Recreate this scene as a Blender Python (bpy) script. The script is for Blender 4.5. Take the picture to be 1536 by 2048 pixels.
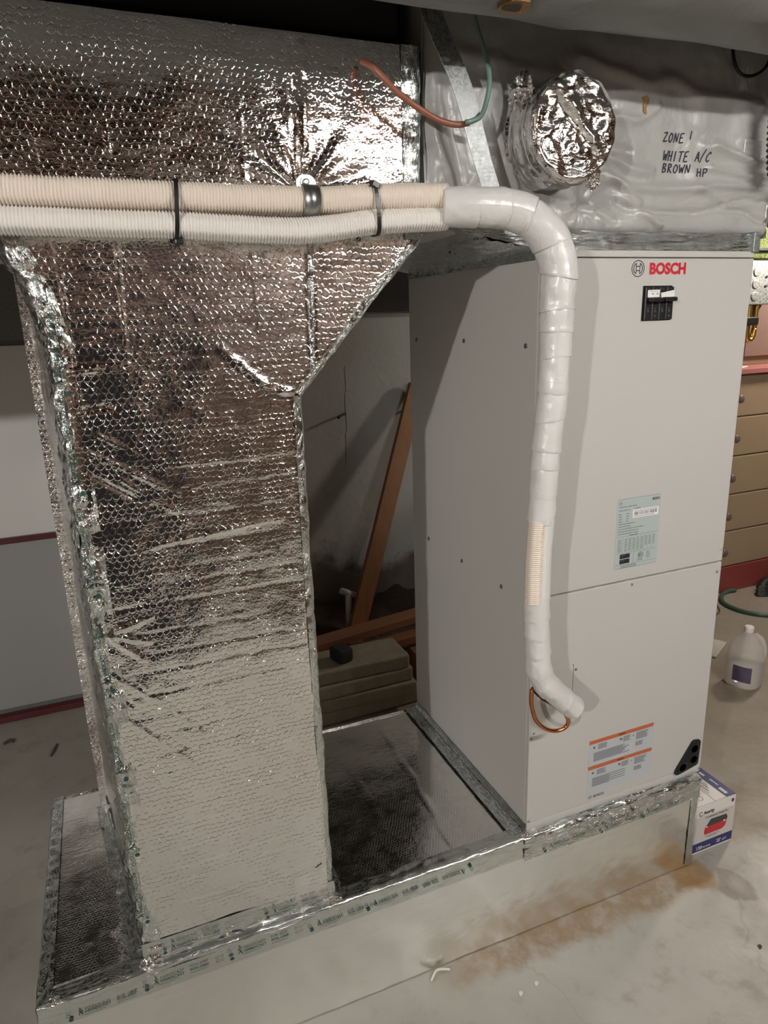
import bpy, bmesh, math, random
import numpy as np
from mathutils import Vector, Matrix

sc = bpy.context.scene
for o in list(bpy.data.objects):
    bpy.data.objects.remove(o)
C = sc.collection
random.seed(4)

# ------------------------------------------------------------------ camera
F_PX = 1382.17
pitch, yaw, roll = 0.271, 0.3821, -0.032
CAM = Vector((-0.9195, -1.3289, 1.6726))
cp, sp, cy_, sy_ = math.cos(pitch), math.sin(pitch), math.cos(yaw), math.sin(yaw)
fwd = Vector((sy_ * cp, cy_ * cp, -sp))
rgt = Vector((cy_, -sy_, 0))
up = rgt.cross(fwd)
r2 = rgt * math.cos(roll) + up * math.sin(roll)
u2 = -rgt * math.sin(roll) + up * math.cos(roll)
cam = bpy.data.cameras.new('camera')
cam.sensor_fit = 'HORIZONTAL'
cam.sensor_width = 36
cam.lens = F_PX / 1536 * 36
cam.clip_start = 0.02
co = bpy.data.objects.new('camera', cam)
C.objects.link(co)
M3 = Matrix((r2, u2, -fwd)).transposed()
co.matrix_world = Matrix.Translation(CAM) @ M3.to_4x4()
sc.camera = co

# ------------------------------------------------------------------ world, exposure
w = bpy.data.worlds.new('world')
sc.world = w
w.use_nodes = True
w.node_tree.nodes['Background'].inputs[0].default_value = (0.9, 0.95, 1, 1)
w.node_tree.nodes['Background'].inputs[1].default_value = 0.004
sc.view_settings.view_transform = 'Standard'
sc.view_settings.look = 'None'
sc.view_settings.exposure = 0.0
sc.view_settings.gamma = 1.0
sc.view_settings.use_curve_mapping = False

# lamps of the room: strengths and places (their bodies are built at the end)
BULB_LEFT = dict(loc=(-2.95, -2.50, 2.36), watt=228, col=(1.0, 0.985, 0.95), rad=0.035)
BULB_BACK = dict(loc=(3.05, 1.15, 2.25), watt=88, col=(1.0, 0.90, 0.78), rad=0.13)
TUBE = dict(loc=(0.70, -2.15, 2.45), length=1.2, strength=222, col=(1.0, 0.975, 0.93))

# ------------------------------------------------------------------ numpy noise
def _h(ix, iy, s):
    n = (ix.astype(np.int64) * 374761393 + iy.astype(np.int64) * 668265263 + s * 1442695041) & 0x7fffffff
    n = ((n ^ (n >> 13)) * 1274126177) & 0x7fffffff
    return ((n ^ (n >> 16)) & 0xffff) / 65535.0
def noise(x, y, s=0):
    x = np.asarray(x, float); y = np.asarray(y, float)
    ix = np.floor(x); iy = np.floor(y)
    fx = x - ix; fy = y - iy
    fx = fx * fx * fx * (fx * (fx * 6 - 15) + 10); fy = fy * fy * fy * (fy * (fy * 6 - 15) + 10)
    a = _h(ix, iy, s); b = _h(ix + 1, iy, s); c = _h(ix, iy + 1, s); d = _h(ix + 1, iy + 1, s)
    return (a + (b - a) * fx + (c - a) * fy + (a - b - c + d) * fx * fy) * 2 - 1
def fbm(x, y, s=0, o=3):
    t = 0; a = 1
    for i in range(o):
        t = t + a * noise(x * 2 ** i, y * 2 ** i, s + i * 17); a *= .5
    return t
def ridged(x, y, s=0, o=2):
    t = 0; a = 1
    for i in range(o):
        t = t + a * (1 - np.abs(noise(x * 2 ** i, y * 2 ** i, s + i * 31)) * 2.2); a *= .5
    return t
def seg_d(x, y, a, b):
    ax, ay = a; bx, by = b
    dx, dy = bx - ax, by - ay
    L2 = dx * dx + dy * dy
    t = np.clip(((x - ax) * dx + (y - ay) * dy) / L2, 0, 1)
    px, py = x - ax - t * dx, y - ay - t * dy
    side = (x - ax) * dy - (y - ay) * dx
    return np.hypot(px, py), np.sign(side), t
def sstep(a, b, x):
    t = np.clip((x - a) / (b - a), 0, 1)
    return t * t * (3 - 2 * t)

# ------------------------------------------------------------------ object helpers
ORG = {}
def thing(name, label, cat, loc=(0, 0, 0), group=None):
    o = bpy.data.objects.new(name, None)
    C.objects.link(o)
    o.location = loc
    o.empty_display_size = .05
    o['label'] = label; o['category'] = cat
    if group: o['group'] = group
    ORG[o.name] = Vector(loc)
    return o
def tag(o, label=None, cat=None, group=None, kind=None):
    if label: o['label'] = label
    if cat: o['category'] = cat
    if group: o['group'] = group
    if kind: o['kind'] = kind
    return o
def mk(name, V, Fc, mat, parent=None, uv=None, smooth=False, loc=None, label=None):
    """one mesh object from world coordinates"""
    V = np.asarray(V, float).reshape(-1, 3)
    if parent is not None:
        O = ORG[parent.name]
    else:
        O = Vector(loc) if loc is not None else Vector((float(V[:, 0].mean()), float(V[:, 1].mean()), float(V[:, 2].min())))
    V = V - np.array(O)
    me = bpy.data.meshes.new(name)
    me.from_pydata(V.tolist(), [], [list(map(int, f)) for f in Fc])
    if uv is not None:
        lay = me.uv_layers.new(name='UVMap')
        li = np.zeros(len(me.loops), np.int32)
        me.loops.foreach_get('vertex_index', li)
        lay.data.foreach_set('uv', np.asarray(uv, float)[li].ravel())
    if smooth:
        me.polygons.foreach_set('use_smooth', [True] * len(me.polygons))
    me.materials.append(mat)
    me.update()
    o = bpy.data.objects.new(name, me)
    C.objects.link(o)
    if parent is not None:
        o.parent = parent
        ORG[o.name] = O
    else:
        o.location = O
        ORG[o.name] = O
    if label: o['label'] = label
    return o
def join(*parts):
    V = []; Fc = []; n = 0
    for v, f in parts:
        v = np.asarray(v, float).reshape(-1, 3)
        V.append(v); Fc += [[i + n for i in q] for q in f]; n += len(v)
    return np.concatenate(V), Fc
def box(x0, x1, y0, y1, z0, z1, bev=0.0, seg=2):
    bm = bmesh.new()
    bmesh.ops.create_cube(bm, size=1)
    for v in bm.verts:
        v.co = Vector(((x0 + x1) / 2 + v.co.x * (x1 - x0), (y0 + y1) / 2 + v.co.y * (y1 - y0), (z0 + z1) / 2 + v.co.z * (z1 - z0)))
    if bev > 0:
        bmesh.ops.bevel(bm, geom=list(bm.edges), offset=bev, segments=seg, profile=.5, affect='EDGES')
    return bmout(bm)
def bmout(bm):
    bm.verts.ensure_lookup_table(); bm.verts.index_update()
    v = [tuple(p.co) for p in bm.verts]; f = [[p.index for p in q.verts] for q in bm.faces]
    bm.free()
    return np.array(v), f
def rot(vf, center, ax, ang):
    v, f = vf
    R = np.array(Matrix.Rotation(ang, 3, ax))
    c = np.array(center)
    return (v - c) @ R.T + c, f
def gridmesh(P):
    """P: (n,m,3) -> verts, faces"""
    n, m, _ = P.shape
    idx = np.arange(n * m).reshape(n, m)
    f = np.stack([idx[:-1, :-1], idx[1:, :-1], idx[1:, 1:], idx[:-1, 1:]], -1).reshape(-1, 4)
    return P.reshape(-1, 3), f
def gnormal(P):
    du = np.gradient(P, axis=0); dv = np.gradient(P, axis=1)
    n = np.cross(du, dv)
    return n / (np.linalg.norm(n, axis=-1, keepdims=True) + 1e-12)
def panel(name, P0, U, V, lu, lv, res, disp, mat, parent, flip=False, label=None):
    nu = max(2, int(lu / res) + 1); nv = max(2, int(lv / res) + 1)
    u, v = np.meshgrid(np.linspace(0, lu, nu), np.linspace(0, lv, nv), indexing='ij')
    U = np.array(U, float); V = np.array(V, float)
    N = np.cross(U, V)
    P = np.array(P0) + u[..., None] * U + v[..., None] * V + disp(u, v)[..., None] * N
    vv, f = gridmesh(P)
    return mk(name, vv, f, mat, parent, uv=np.stack([u, v], -1).reshape(-1, 2), smooth=True, label=label)
def strip(name, path, prof, mat, parent, disp=None, res=.006, flip=False, label=None):
    """sweep profile (list of world-space offsets) along a straight/poly path"""
    path = np.array(path, float)
    seg = np.linalg.norm(np.diff(path, axis=0), axis=1); s = np.concatenate([[0], np.cumsum(seg)])
    n = max(2, int(s[-1] / res) + 1)
    t = np.linspace(0, s[-1], n)
    A = np.stack([np.interp(t, s, path[:, i]) for i in range(3)], -1)
    prof = np.array(prof, float)
    ps = np.concatenate([[0], np.cumsum(np.linalg.norm(np.diff(prof, axis=0), axis=1))])
    m = max(3, int(ps[-1] / res) + 1)
    q = np.linspace(0, ps[-1], m)
    B = np.stack([np.interp(q, ps, prof[:, i]) for i in range(3)], -1)
    P = A[:, None, :] + B[None, :, :]
    u, v = np.meshgrid(t, q, indexing='ij')
    if disp is not None:
        N = gnormal(P)
        if flip: N = -N
        P = P + N * disp(u, v)[..., None]
    vv, f = gridmesh(P)
    return mk(name, vv, f, mat, parent, uv=np.stack([u, v], -1).reshape(-1, 2) + 5, smooth=True, label=label)
def frames(path):
    path = np.array(path, float)
    T = np.gradient(path, axis=0); T /= np.linalg.norm(T, axis=1, keepdims=True)
    ref = np.array([0, -1, 0.0])
    Nn = []; b0 = None
    for t in T:
        if b0 is None:
            a = ref - t * (ref @ t)
            if np.linalg.norm(a) < .1:
                a = np.array([1., 0, 0]) - t * t[0]
        else:
            a = b0 - t * (b0 @ t)
        a /= np.linalg.norm(a); b0 = a; Nn.append(a)
    Nn = np.array(Nn)
    B = np.cross(T, Nn)
    return path, T, Nn, B
def resample(pts, n, smooth=True):
    pts = np.array(pts, float)
    if smooth and len(pts) > 2:
        ext = np.vstack([2 * pts[0] - pts[1], pts, 2 * pts[-1] - pts[-2]])
        out = []
        for i in range(1, len(ext) - 2):
            p0, p1, p2, p3 = ext[i - 1], ext[i], ext[i + 1], ext[i + 2]
            for t in np.linspace(0, 1, 24, endpoint=False):
                out.append(.5 * ((2 * p1) + (-p0 + p2) * t + (2 * p0 - 5 * p1 + 4 * p2 - p3) * t * t + (-p0 + 3 * p1 - 3 * p2 + p3) * t ** 3))
        out.append(ext[-2]); pts = np.array(out)
    s = np.concatenate([[0], np.cumsum(np.linalg.norm(np.diff(pts, axis=0), axis=1))])
    t = np.linspace(0, s[-1], n)
    return np.stack([np.interp(t, s, pts[:, i]) for i in range(3)], -1), t
def tube(path, r, seg=16, caps=True, rfun=None, svals=None):
    path, T, N, B = frames(path)
    n = len(path)
    th = np.linspace(0, 2 * np.pi, seg, endpoint=False)
    if svals is None:
        svals = np.concatenate([[0], np.cumsum(np.linalg.norm(np.diff(path, axis=0), axis=1))])
    S, TH = np.meshgrid(svals, th, indexing='ij')
    R = np.broadcast_to(np.asarray(r, float).reshape(-1, 1) if np.ndim(r) else np.full((1, 1), r), S.shape).copy()
    if rfun is not None: R = R + rfun(S, TH)
    P = path[:, None, :] + R[..., None] * (np.cos(TH)[..., None] * N[:, None, :] + np.sin(TH)[..., None] * B[:, None, :])
    V = P.reshape(-1, 3)
    idx = np.arange(n * seg).reshape(n, seg); nx = np.roll(idx, -1, axis=1)
    Fc = np.stack([idx[:-1], nx[:-1], nx[1:], idx[1:]], -1).reshape(-1, 4).tolist()
    if caps:
        Fc.append(list(range(seg))[::-1]); Fc.append([(n - 1) * seg + i for i in range(seg)])
    return V, Fc
def lathe(prof, cx, cy, seg=24, sq=None):
    V = []; Fc = []
    for r, z in prof:
        for k in range(seg):
            a = 2 * math.pi * k / seg
            V.append((cx + r * math.cos(a), cy + r * math.sin(a), z))
    for i in range(len(prof) - 1):
        for k in range(seg):
            k2 = (k + 1) % seg
            Fc.append([i * seg + k, i * seg + k2, (i + 1) * seg + k2, (i + 1) * seg + k])
    Fc.append(list(range(seg))[::-1]); Fc.append([(len(prof) - 1) * seg + k for k in range(seg)])
    return np.array(V), Fc
def cyl(p0, p1, r, seg=16):
    return tube([p0, p1], r, seg)
def prism(pts2, O, ux, uy, n, d):
    """extrude 2D outline: O + ux*x + uy*y, from 0 to d along n"""
    O, ux, uy, n = [np.array(a, float) for a in (O, ux, uy, n)]
    k = len(pts2)
    a = np.array([O + ux * p[0] + uy * p[1] for p in pts2])
    V = np.concatenate([a, a + n * d])
    Fc = [list(range(k))[::-1], [k + i for i in range(k)]] + [[i, (i + 1) % k, k + (i + 1) % k, k + i] for i in range(k)]
    return V, Fc
def fix_normals(o):
    bm = bmesh.new(); bm.from_mesh(o.data)
    bmesh.ops.recalc_face_normals(bm, faces=bm.faces)
    bm.to_mesh(o.data); bm.free()
    return o
TXT = {}
def textmesh(body, size, bold=0.0, align='LEFT', space=1.0):
    key = (body, size, bold, align, space)
    if key in TXT: return TXT[key]
    cu = bpy.data.curves.new('t', 'FONT')
    cu.body = body; cu.size = size; cu.offset = bold; cu.align_x = align; cu.space_character = space
    cu.resolution_u = 3
    ob = bpy.data.objects.new('t', cu); C.objects.link(ob)
    bpy.context.view_layer.update()
    me = bpy.data.meshes.new_from_object(ob.evaluated_get(bpy.context.evaluated_depsgraph_get()))
    v = np.array([tuple(p.co) for p in me.vertices]); f = [list(p.vertices) for p in me.polygons]
    bpy.data.objects.remove(ob); bpy.data.curves.remove(cu); bpy.data.meshes.remove(me)
    TXT[key] = (v, f)
    return v, f
def flat2(vf, O, ux, uy):
    v, f = vf
    O, ux, uy = [np.array(a, float) for a in (O, ux, uy)]
    return O + v[:, :1] * ux + v[:, 1:2] * uy, f
def text(body, O, ux, uy, size, bold=0.0, align='LEFT', width=None, space=1.0):
    v, f = textmesh(body, size, bold, align, space)
    v = v.copy()
    if width:
        k = width / (v[:, 0].max() - v[:, 0].min())
        v[:, 0] *= k
    return flat2((v, f), O, ux, uy)
def rect(x0, x1, y0, y1):
    return np.array([(x0, y0, 0), (x1, y0, 0), (x1, y1, 0), (x0, y1, 0)], float), [[0, 1, 2, 3]]
def ring2(cx, cy, r0, r1, seg=40, a0=0, a1=2 * math.pi):
    V = []; Fc = []
    for i in range(seg + 1):
        a = a0 + (a1 - a0) * i / seg
        V += [(cx + r0 * math.cos(a), cy + r0 * math.sin(a), 0), (cx + r1 * math.cos(a), cy + r1 * math.sin(a), 0)]
    for i in range(seg):
        Fc.append([2 * i, 2 * i + 1, 2 * i + 3, 2 * i + 2])
    return np.array(V), Fc
def disc2(cx, cy, r, seg=20):
    return np.array([(cx + r * math.cos(2 * math.pi * i / seg), cy + r * math.sin(2 * math.pi * i / seg), 0) for i in range(seg)]), [list(range(seg))]

# ------------------------------------------------------------------ materials
class NT:
    def __init__(s, name):
        s.m = bpy.data.materials.new(name); s.m.use_nodes = True
        s.t = s.m.node_tree; s.b = s.t.nodes['Principled BSDF']
    def n(s, typ, **kw):
        x = s.t.nodes.new(typ)
        for k, v in kw.items():
            if k in ('operation', 'data_type', 'blend_type', 'interpolation_type', 'noise_dimensions', 'feature', 'voronoi_dimensions', 'distance', 'wave_type', 'bands_direction', 'noise_type', 'clamp'):
                setattr(x, k, v)
        return x
    def l(s, a, b): s.t.links.new(a, b)
    def math(s, op, a, b=None, c=None):
        x = s.n('ShaderNodeMath', operation=op)
        for i, q in enumerate((a, b, c)):
            if q is None: continue
            if isinstance(q, (int, float)): x.inputs[i].default_value = q
            else: s.l(q, x.inputs[i])
        return x.outputs[0]
    def vmath(s, op, a, b=None):
        x = s.n('ShaderNodeVectorMath', operation=op)
        for i, q in enumerate((a, b)):
            if q is None: continue
            if isinstance(q, (tuple, list)): x.inputs[i].default_value = q
            else: s.l(q, x.inputs[i])
        return x
    def coord(s, kind='Object'):
        return s.n('ShaderNodeTexCoord').outputs[kind]
    def noise(s, vec, scale, detail=3, rough=.5, dist=0, out=0):
        x = s.n('ShaderNodeTexNoise')
        x.inputs['Scale'].default_value = scale; x.inputs['Detail'].default_value = detail
        x.inputs['Roughness'].default_value = rough; x.inputs['Distortion'].default_value = dist
        if vec is not None: s.l(vec, x.inputs['Vector'])
        return x.outputs[out]
    def scale(s, vec, v3):
        return s.vmath('MULTIPLY', vec, v3).outputs[0]
    def ramp(s, fac, stops):
        x = s.n('ShaderNodeValToRGB')
        e = x.color_ramp.elements
        while len(e) < len(stops): e.new(.5)
        for k, (p, c) in zip(e, stops):
            k.position = p; k.color = (*c, 1) if len(c) == 3 else c
        s.l(fac, x.inputs[0])
        return x.outputs[0]
    def mapr(s, v, a, b, c=0.0, d=1.0, smooth=True):
        x = s.n('ShaderNodeMapRange')
        if smooth: x.interpolation_type = 'SMOOTHSTEP'
        for i, q in ((1, a), (2, b), (3, c), (4, d)): x.inputs[i].default_value = q
        s.l(v, x.inputs[0])
        return x.outputs[0]
    def mix(s, fac, a, b):
        x = s.n('ShaderNodeMix', data_type='RGBA')
        for i, q in ((0, fac), (6, a), (7, b)):
            if isinstance(q, (int, float)): x.inputs[i].default_value = q
            elif isinstance(q, tuple): x.inputs[i].default_value = (*q, 1)
            else: s.l(q, x.inputs[i])
        return x.outputs[2]
    def bump(s, h, dist, strength=1.0, prev=None):
        x = s.n('ShaderNodeBump')
        x.inputs['Distance'].default_value = dist; x.inputs['Strength'].default_value = strength
        s.l(h, x.inputs['Height'])
        if prev is not None: s.l(prev, x.inputs['Normal'])
        return x.outputs[0]
    def set(s, col=None, rough=None, metal=None, normal=None, **kw):
        for k, v in (('Base Color', col), ('Roughness', rough), ('Metallic', metal), ('Normal', normal)):
            if v is None: continue
            i = s.b.inputs[k]
            if isinstance(v, tuple): i.default_value = (*v, 1)
            elif isinstance(v, (int, float)): i.default_value = v
            else: s.l(v, i)
        for k, v in kw.items():
            i = s.b.inputs[k.replace('_', ' ')]
            if isinstance(v, tuple): i.default_value = (*v, 1)
            elif isinstance(v, (int, float)): i.default_value = v
            else: s.l(v, i)
        return s.m

def plain(name, col, rough=.5, metal=0.0, var=.0, nscale=20, bump=0, bscale=60, **kw):
    t = NT(name)
    c = col
    if var:
        f = t.noise(t.coord(), nscale, 4, .6)
        c = t.mix(f, tuple(x * (1 - var) for x in col), tuple(min(1, x * (1 + var)) for x in col))
    nrm = None
    if bump:
        nrm = t.bump(t.noise(t.coord(), bscale, 4, .6), bump)
    return t.set(c, rough, metal, nrm, **kw)

def foil_mat(name, bubble=.0011, pitch=.0132, fine=0.0, rough=.13, col=(.945, .94, .92), wr=.0005):
    t = NT(name)
    uv = t.coord('UV')
    warp = t.noise(uv, 34, 3, .55, out=1)
    wv = t.vmath('SUBTRACT', warp, (.5, .5, .5)).outputs[0]
    p = t.vmath('ADD', t.scale(uv, (1 / pitch,) * 3), t.scale(wv, (1.3, 1.3, 0))).outputs[0]
    def cell(q):
        m = t.vmath('MODULO', q, (1, math.sqrt(3), 1)).outputs[0]
        d = t.vmath('SUBTRACT', m, (.5, math.sqrt(3) / 2, 0)).outputs[0]
        d = t.vmath('MULTIPLY', d, (1, 1, 0)).outputs[0]
        return t.vmath('LENGTH', d).outputs['Value']
    a = cell(t.vmath('ADD', p, (400, 400 * math.sqrt(3), 0)).outputs[0])
    b = cell(t.vmath('ADD', p, (400.5, 400.5 * math.sqrt(3), 0)).outputs[0])
    d = t.math('MINIMUM', a, b)
    dome = t.mapr(d, .50, .41)
    sag = t.mapr(d, .34, .0, 0, -.10)                       # the skin sags in over each bubble
    vary = t.mapr(t.noise(uv, 22, 4, .65), .34, .66, .18, 1.15)
    h = t.math('MULTIPLY', t.math('ADD', dome, sag), vary)
    nrm = t.bump(h, bubble)
    if wr:
        n1 = t.noise(t.scale(uv, (20, 60, 1)), 1, 3, .55, 1.0)
        rd = t.math('ABSOLUTE', t.math('SUBTRACT', n1, .5))
        nrm = t.bump(t.mapr(rd, 0, .16, 0, 1), wr, 1.0, nrm)
        nrm = t.bump(t.noise(uv, 130, 3, .6), wr * .7, 1.0, nrm)
    if fine:
        vx = t.n('ShaderNodeTexVoronoi'); vx.inputs['Scale'].default_value = 150
        t.l(uv, vx.inputs['Vector'])
        nrm = t.bump(vx.outputs['Distance'], fine, 1.0, nrm)
    r = t.mapr(t.noise(uv, 9, 3, .6), .3, .7, rough * .8, rough * 1.35)
    return t.set(col, r, 1.0, nrm)
def tape_mat(name, col=(.73, .77, .745), rough=.17, wr=.0009):
    t = NT(name)
    uv = t.coord('UV')
    n1 = t.noise(t.scale(uv, (26, 60, 1)), 1, 4, .62, 1.6)
    rd = t.math('ABSOLUTE', t.math('SUBTRACT', n1, .5))
    nrm = t.bump(t.mapr(rd, 0, .07, 0, 1), wr)
    nrm = t.bump(t.noise(uv, 75, 3, .6, .8), wr * .9, 1.0, nrm)
    return t.set(col, rough, 1.0, nrm)

M = {}
M['foil'] = foil_mat('bubble_foil', bubble=.00040, wr=.00010, rough=.045)
M['foil_side'] = foil_mat('bubble_foil_side', bubble=.0005, wr=.0006)
M['foil_base'] = foil_mat('bubble_foil_base', bubble=.00012, pitch=.0085, rough=.20, wr=.00010)
M['foil_dark'] = foil_mat('bubble_foil_top', bubble=.00016, pitch=.0085, rough=.08, wr=.00008)
M['tape'] = tape_mat('foil_tape', wr=.0005)
M['tape_soft'] = tape_mat('foil_tape_smooth', rough=.2, wr=.00018)
M['crumple'] = tape_mat('crumpled_foil', col=(.84, .83, .81), rough=.07, wr=.00022)
M['print'] = plain('tape_print_green', (.014, .055, .046), .5)
M['cab'] = plain('cabinet_paint', (.51, .492, .462), .42, bump=.00004, bscale=900)
M['cab_edge'] = plain('cabinet_edge', (.42, .405, .38), .42)
M['gap'] = plain('dark_gap', (.02, .02, .02), .8)
M['screw'] = plain('screw_steel', (.35, .35, .34), .3, 1.0)
M['red'] = plain('logo_red', (.54, .010, .024), .45)
M['ink'] = plain('black_ink', (.015, .015, .018), .5)
M['greyink'] = plain('grey_ink', (.09, .095, .10), .6)
M['labelblue'] = plain('label_blue_grey', (.42, .475, .465), .4)
M['labelgrey'] = plain('label_grey', (.47, .49, .51), .45)
M['white'] = plain('white_paper', (.78, .76, .74), .5)
M['orange'] = plain('warning_orange', (.50, .125, .045), .45)
M['blackplastic'] = plain('black_plastic', (.012, .012, .012), .32)
M['port'] = plain('matt_black_rubber', (.010, .010, .010), .6)
M['tie'] = plain('black_nylon', (.008, .008, .008), .35)
M['galv'] = None
t = NT('galvanised_steel')
vv = t.n('ShaderNodeTexVoronoi'); vv.inputs['Scale'].default_value = 260
t.l(t.coord(), vv.inputs['Vector'])
M['galv'] = t.set(t.ramp(vv.outputs['Color'], [(.2, (.24, .25, .25)), (.8, (.44, .45, .44))]), t.mapr(vv.outputs['Color'], .2, .8, .45, .62), 1.0)
M['steel_dark'] = plain('clamp_steel', (.36, .37, .36), .36, 1.0, var=.2, nscale=40)
t = NT('copper_tube')
M['copper'] = t.set(t.mix(t.noise(t.coord(), 30, 3), (.50, .17, .07), (.66, .30, .13)), .27, 1.0)
M['copper_dark'] = plain('burnt_copper', (.10, .045, .03), .45, .8)
M['beige'] = plain('beige_sleeve', (.74, .645, .55), .55, bump=.0002, bscale=300)
M['whitesleeve'] = plain('white_sleeve', (.74, .70, .655), .5, bump=.0002, bscale=300)
t = NT('white_vinyl_tape')
M['wtape'] = t.set((.66, .645, .625), .30, 0.0, t.bump(t.noise(t.coord(), 45, 3, .55, .6), .0016), Coat_Weight=.15, Coat_Roughness=.15)
t = NT('grey_vinyl_wrap')
nb = t.bump(t.noise(t.scale(t.coord(), (1, 1, 1)), 16, 3, .5, .8), .004)
nb = t.bump(t.noise(t.coord(), 60, 3, .5, .5), .0008, 1.0, nb)
M['vinyl'] = t.set(t.mix(t.noise(t.coord(), 5, 3), (.36, .355, .335), (.43, .425, .405)), .32, 0.0, nb)
M['fibre'] = plain('fibreglass', (.34, .20, .08), .9, var=.4, nscale=60, bump=.004, bscale=150)
M['marker'] = plain('black_marker', (.02, .02, .035), .6)
t = NT('concrete_floor')
oc = t.coord('Object')
sx = t.n('ShaderNodeSeparateXYZ'); t.l(oc, sx.inputs[0])
X, Y = sx.outputs[0], sx.outputs[1]
n1 = t.noise(oc, 1.7, 5, .6)
n2 = t.noise(oc, 9, 5, .65)
base = t.mix(t.mapr(n1, .3, .7), (.325, .302, .262), (.415, .394, .350))
base = t.mix(t.math('MULTIPLY', t.mapr(n2, .52, .75), .55), base, (.215, .185, .15))
# rusty water stain that has crept out from under the plenum
nd = t.math('MULTIPLY', t.math('SUBTRACT', t.noise(oc, 7, 4, .6), .5), .14)
ys = t.math('ADD', Y, nd)
m1 = t.math('MULTIPLY', t.mapr(ys, -.13, -.075), t.math('MULTIPLY', t.mapr(X, -.34, -.15), t.mapr(X, .67, .56)))
nst = t.mapr(t.noise(oc, 16, 5, .7), .30, .62)
st = t.math('MULTIPLY', m1, t.math('ADD', t.math('MULTIPLY', nst, .6), .32))
base = t.mix(st, base, (.235, .160, .085))
dx = t.math('SUBTRACT', X, .575); dy = t.math('SUBTRACT', ys, -.055)
rr = t.math('SQRT', t.math('ADD', t.math('MULTIPLY', dx, dx), t.math('MULTIPLY', dy, dy)))
base = t.mix(t.math('MULTIPLY', t.mapr(rr, .075, .045), .65), base, (.27, .14, .035))
# dried drips, one darker patch and old paint, with ragged outlines
dx = t.math('SUBTRACT', X, .93); dy = t.math('SUBTRACT', ys, .10)
rr = t.math('SQRT', t.math('ADD', t.math('MULTIPLY', dx, dx), t.math('MULTIPLY', t.math('MULTIPLY', dy, dy), 2.2)))
base = t.mix(t.math('MULTIPLY', t.mapr(rr, .21, .15), .5), base, (.25, .17, .10))
dx = t.math('SUBTRACT', X, .655); dy = t.math('SUBTRACT', ys, -.14)
rr = t.math('SQRT', t.math('ADD', t.math('MULTIPLY', dx, dx), t.math('MULTIPLY', dy, dy)))
base = t.mix(t.math('MULTIPLY', t.mapr(rr, .06, .045), .55), base, (.16, .13, .11))
wp = t.mapr(t.noise(oc, 21, 5, .75), .66, .72)
base = t.mix(t.math('MULTIPLY', wp, .5), base, (.50, .46, .40))
# floor far right and far back is bare and browner
base = t.mix(t.math('MULTIPLY', t.mapr(X, .75, 1.3), .75), base, t.mix(t.noise(oc, 6, 5, .65), (.19, .15, .11), (.33, .27, .20)))
base = t.mix(t.math('MULTIPLY', t.mapr(Y, .9, 1.3), .5), base, t.mix(t.noise(oc, 6, 5, .65), (.20, .18, .15), (.30, .28, .24)))
cr = t.n('ShaderNodeTexVoronoi'); cr.feature = 'DISTANCE_TO_EDGE'; cr.inputs['Scale'].default_value = .9
cv = t.vmath('ADD', oc, t.scale(t.noise(oc, 3, 4, .6, out=1), (.5, .5, 0))).outputs[0]
t.l(cv, cr.inputs['Vector'])
crack = t.mapr(cr.outputs['Distance'], .006, .001)
base = t.mix(t.math('MULTIPLY', crack, .15), base, (.10, .09, .075))
nb = t.bump(t.noise(oc, 30, 5, .6), .0012)
M['floor'] = t.set(base, t.mapr(n2, .3, .7, .34, .55), 0.0, nb)
t = NT('painted_concrete_wall')
oc = t.coord()
sx = t.n('ShaderNodeSeparateXYZ'); t.l(oc, sx.inputs[0])
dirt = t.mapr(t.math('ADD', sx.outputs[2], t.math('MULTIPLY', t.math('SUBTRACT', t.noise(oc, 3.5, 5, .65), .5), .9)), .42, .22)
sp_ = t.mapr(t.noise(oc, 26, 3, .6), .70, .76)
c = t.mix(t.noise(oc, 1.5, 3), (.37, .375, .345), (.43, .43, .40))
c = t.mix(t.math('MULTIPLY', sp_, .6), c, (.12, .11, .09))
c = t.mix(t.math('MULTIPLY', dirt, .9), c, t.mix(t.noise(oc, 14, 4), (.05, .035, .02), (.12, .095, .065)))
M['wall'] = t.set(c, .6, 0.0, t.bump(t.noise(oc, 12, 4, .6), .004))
M['panelwhite'] = plain('white_panel', (.74, .725, .70), .33, var=.04, nscale=3)
M['panelgrey'] = plain('grey_panel', (.36, .36, .35), .30, var=.08, nscale=2.5)
M['paneldark'] = plain('speckled_panel', (.17, .175, .165), .6, var=.4, nscale=80)
M['redtrim'] = plain('oxblood_trim', (.105, .022, .022), .35, var=.15, nscale=10)
M['pinktop'] = plain('pink_counter', (.42, .16, .14), .4)
M['redbase'] = plain('red_plinth', (.28, .055, .05), .5, var=.15)
M['drawer'] = plain('tan_drawer', (.36, .265, .17), .40, var=.06, nscale=4)
M['knob'] = plain('taupe_knob', (.17, .125, .105), .35)
t = NT('brown_panelling')
oc = t.coord()
c = t.ramp(t.noise(oc, 2.3, 3, .6), [(.34, (.010, .009, .009)), (.46, (.060, .036, .024)), (.58, (.095, .058, .038)), (.70, (.12, .050, .045))])
M['darkbrown'] = t.set(c, .5)
t = NT('joist_wood')
oc = t.coord()
M['joist'] = t.set(t.mix(t.noise(t.scale(oc, (14, .7, 14)), 1.5, 4, .6), (.11, .05, .022), (.20, .095, .042)), .6)
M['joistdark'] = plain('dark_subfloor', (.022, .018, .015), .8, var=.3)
t = NT('stud_wood')
oc = t.coord()
M['stud'] = t.set(t.mix(t.noise(t.scale(oc, (30, 30, 2.0)), 1.6, 5, .6, .5), (.20, .085, .03), (.36, .17, .065)), .55, 0.0, t.bump(t.noise(t.scale(oc, (60, 60, 4)), 1.5, 4), .0008))
t = NT('plank_wood')
oc = t.coord()
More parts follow.
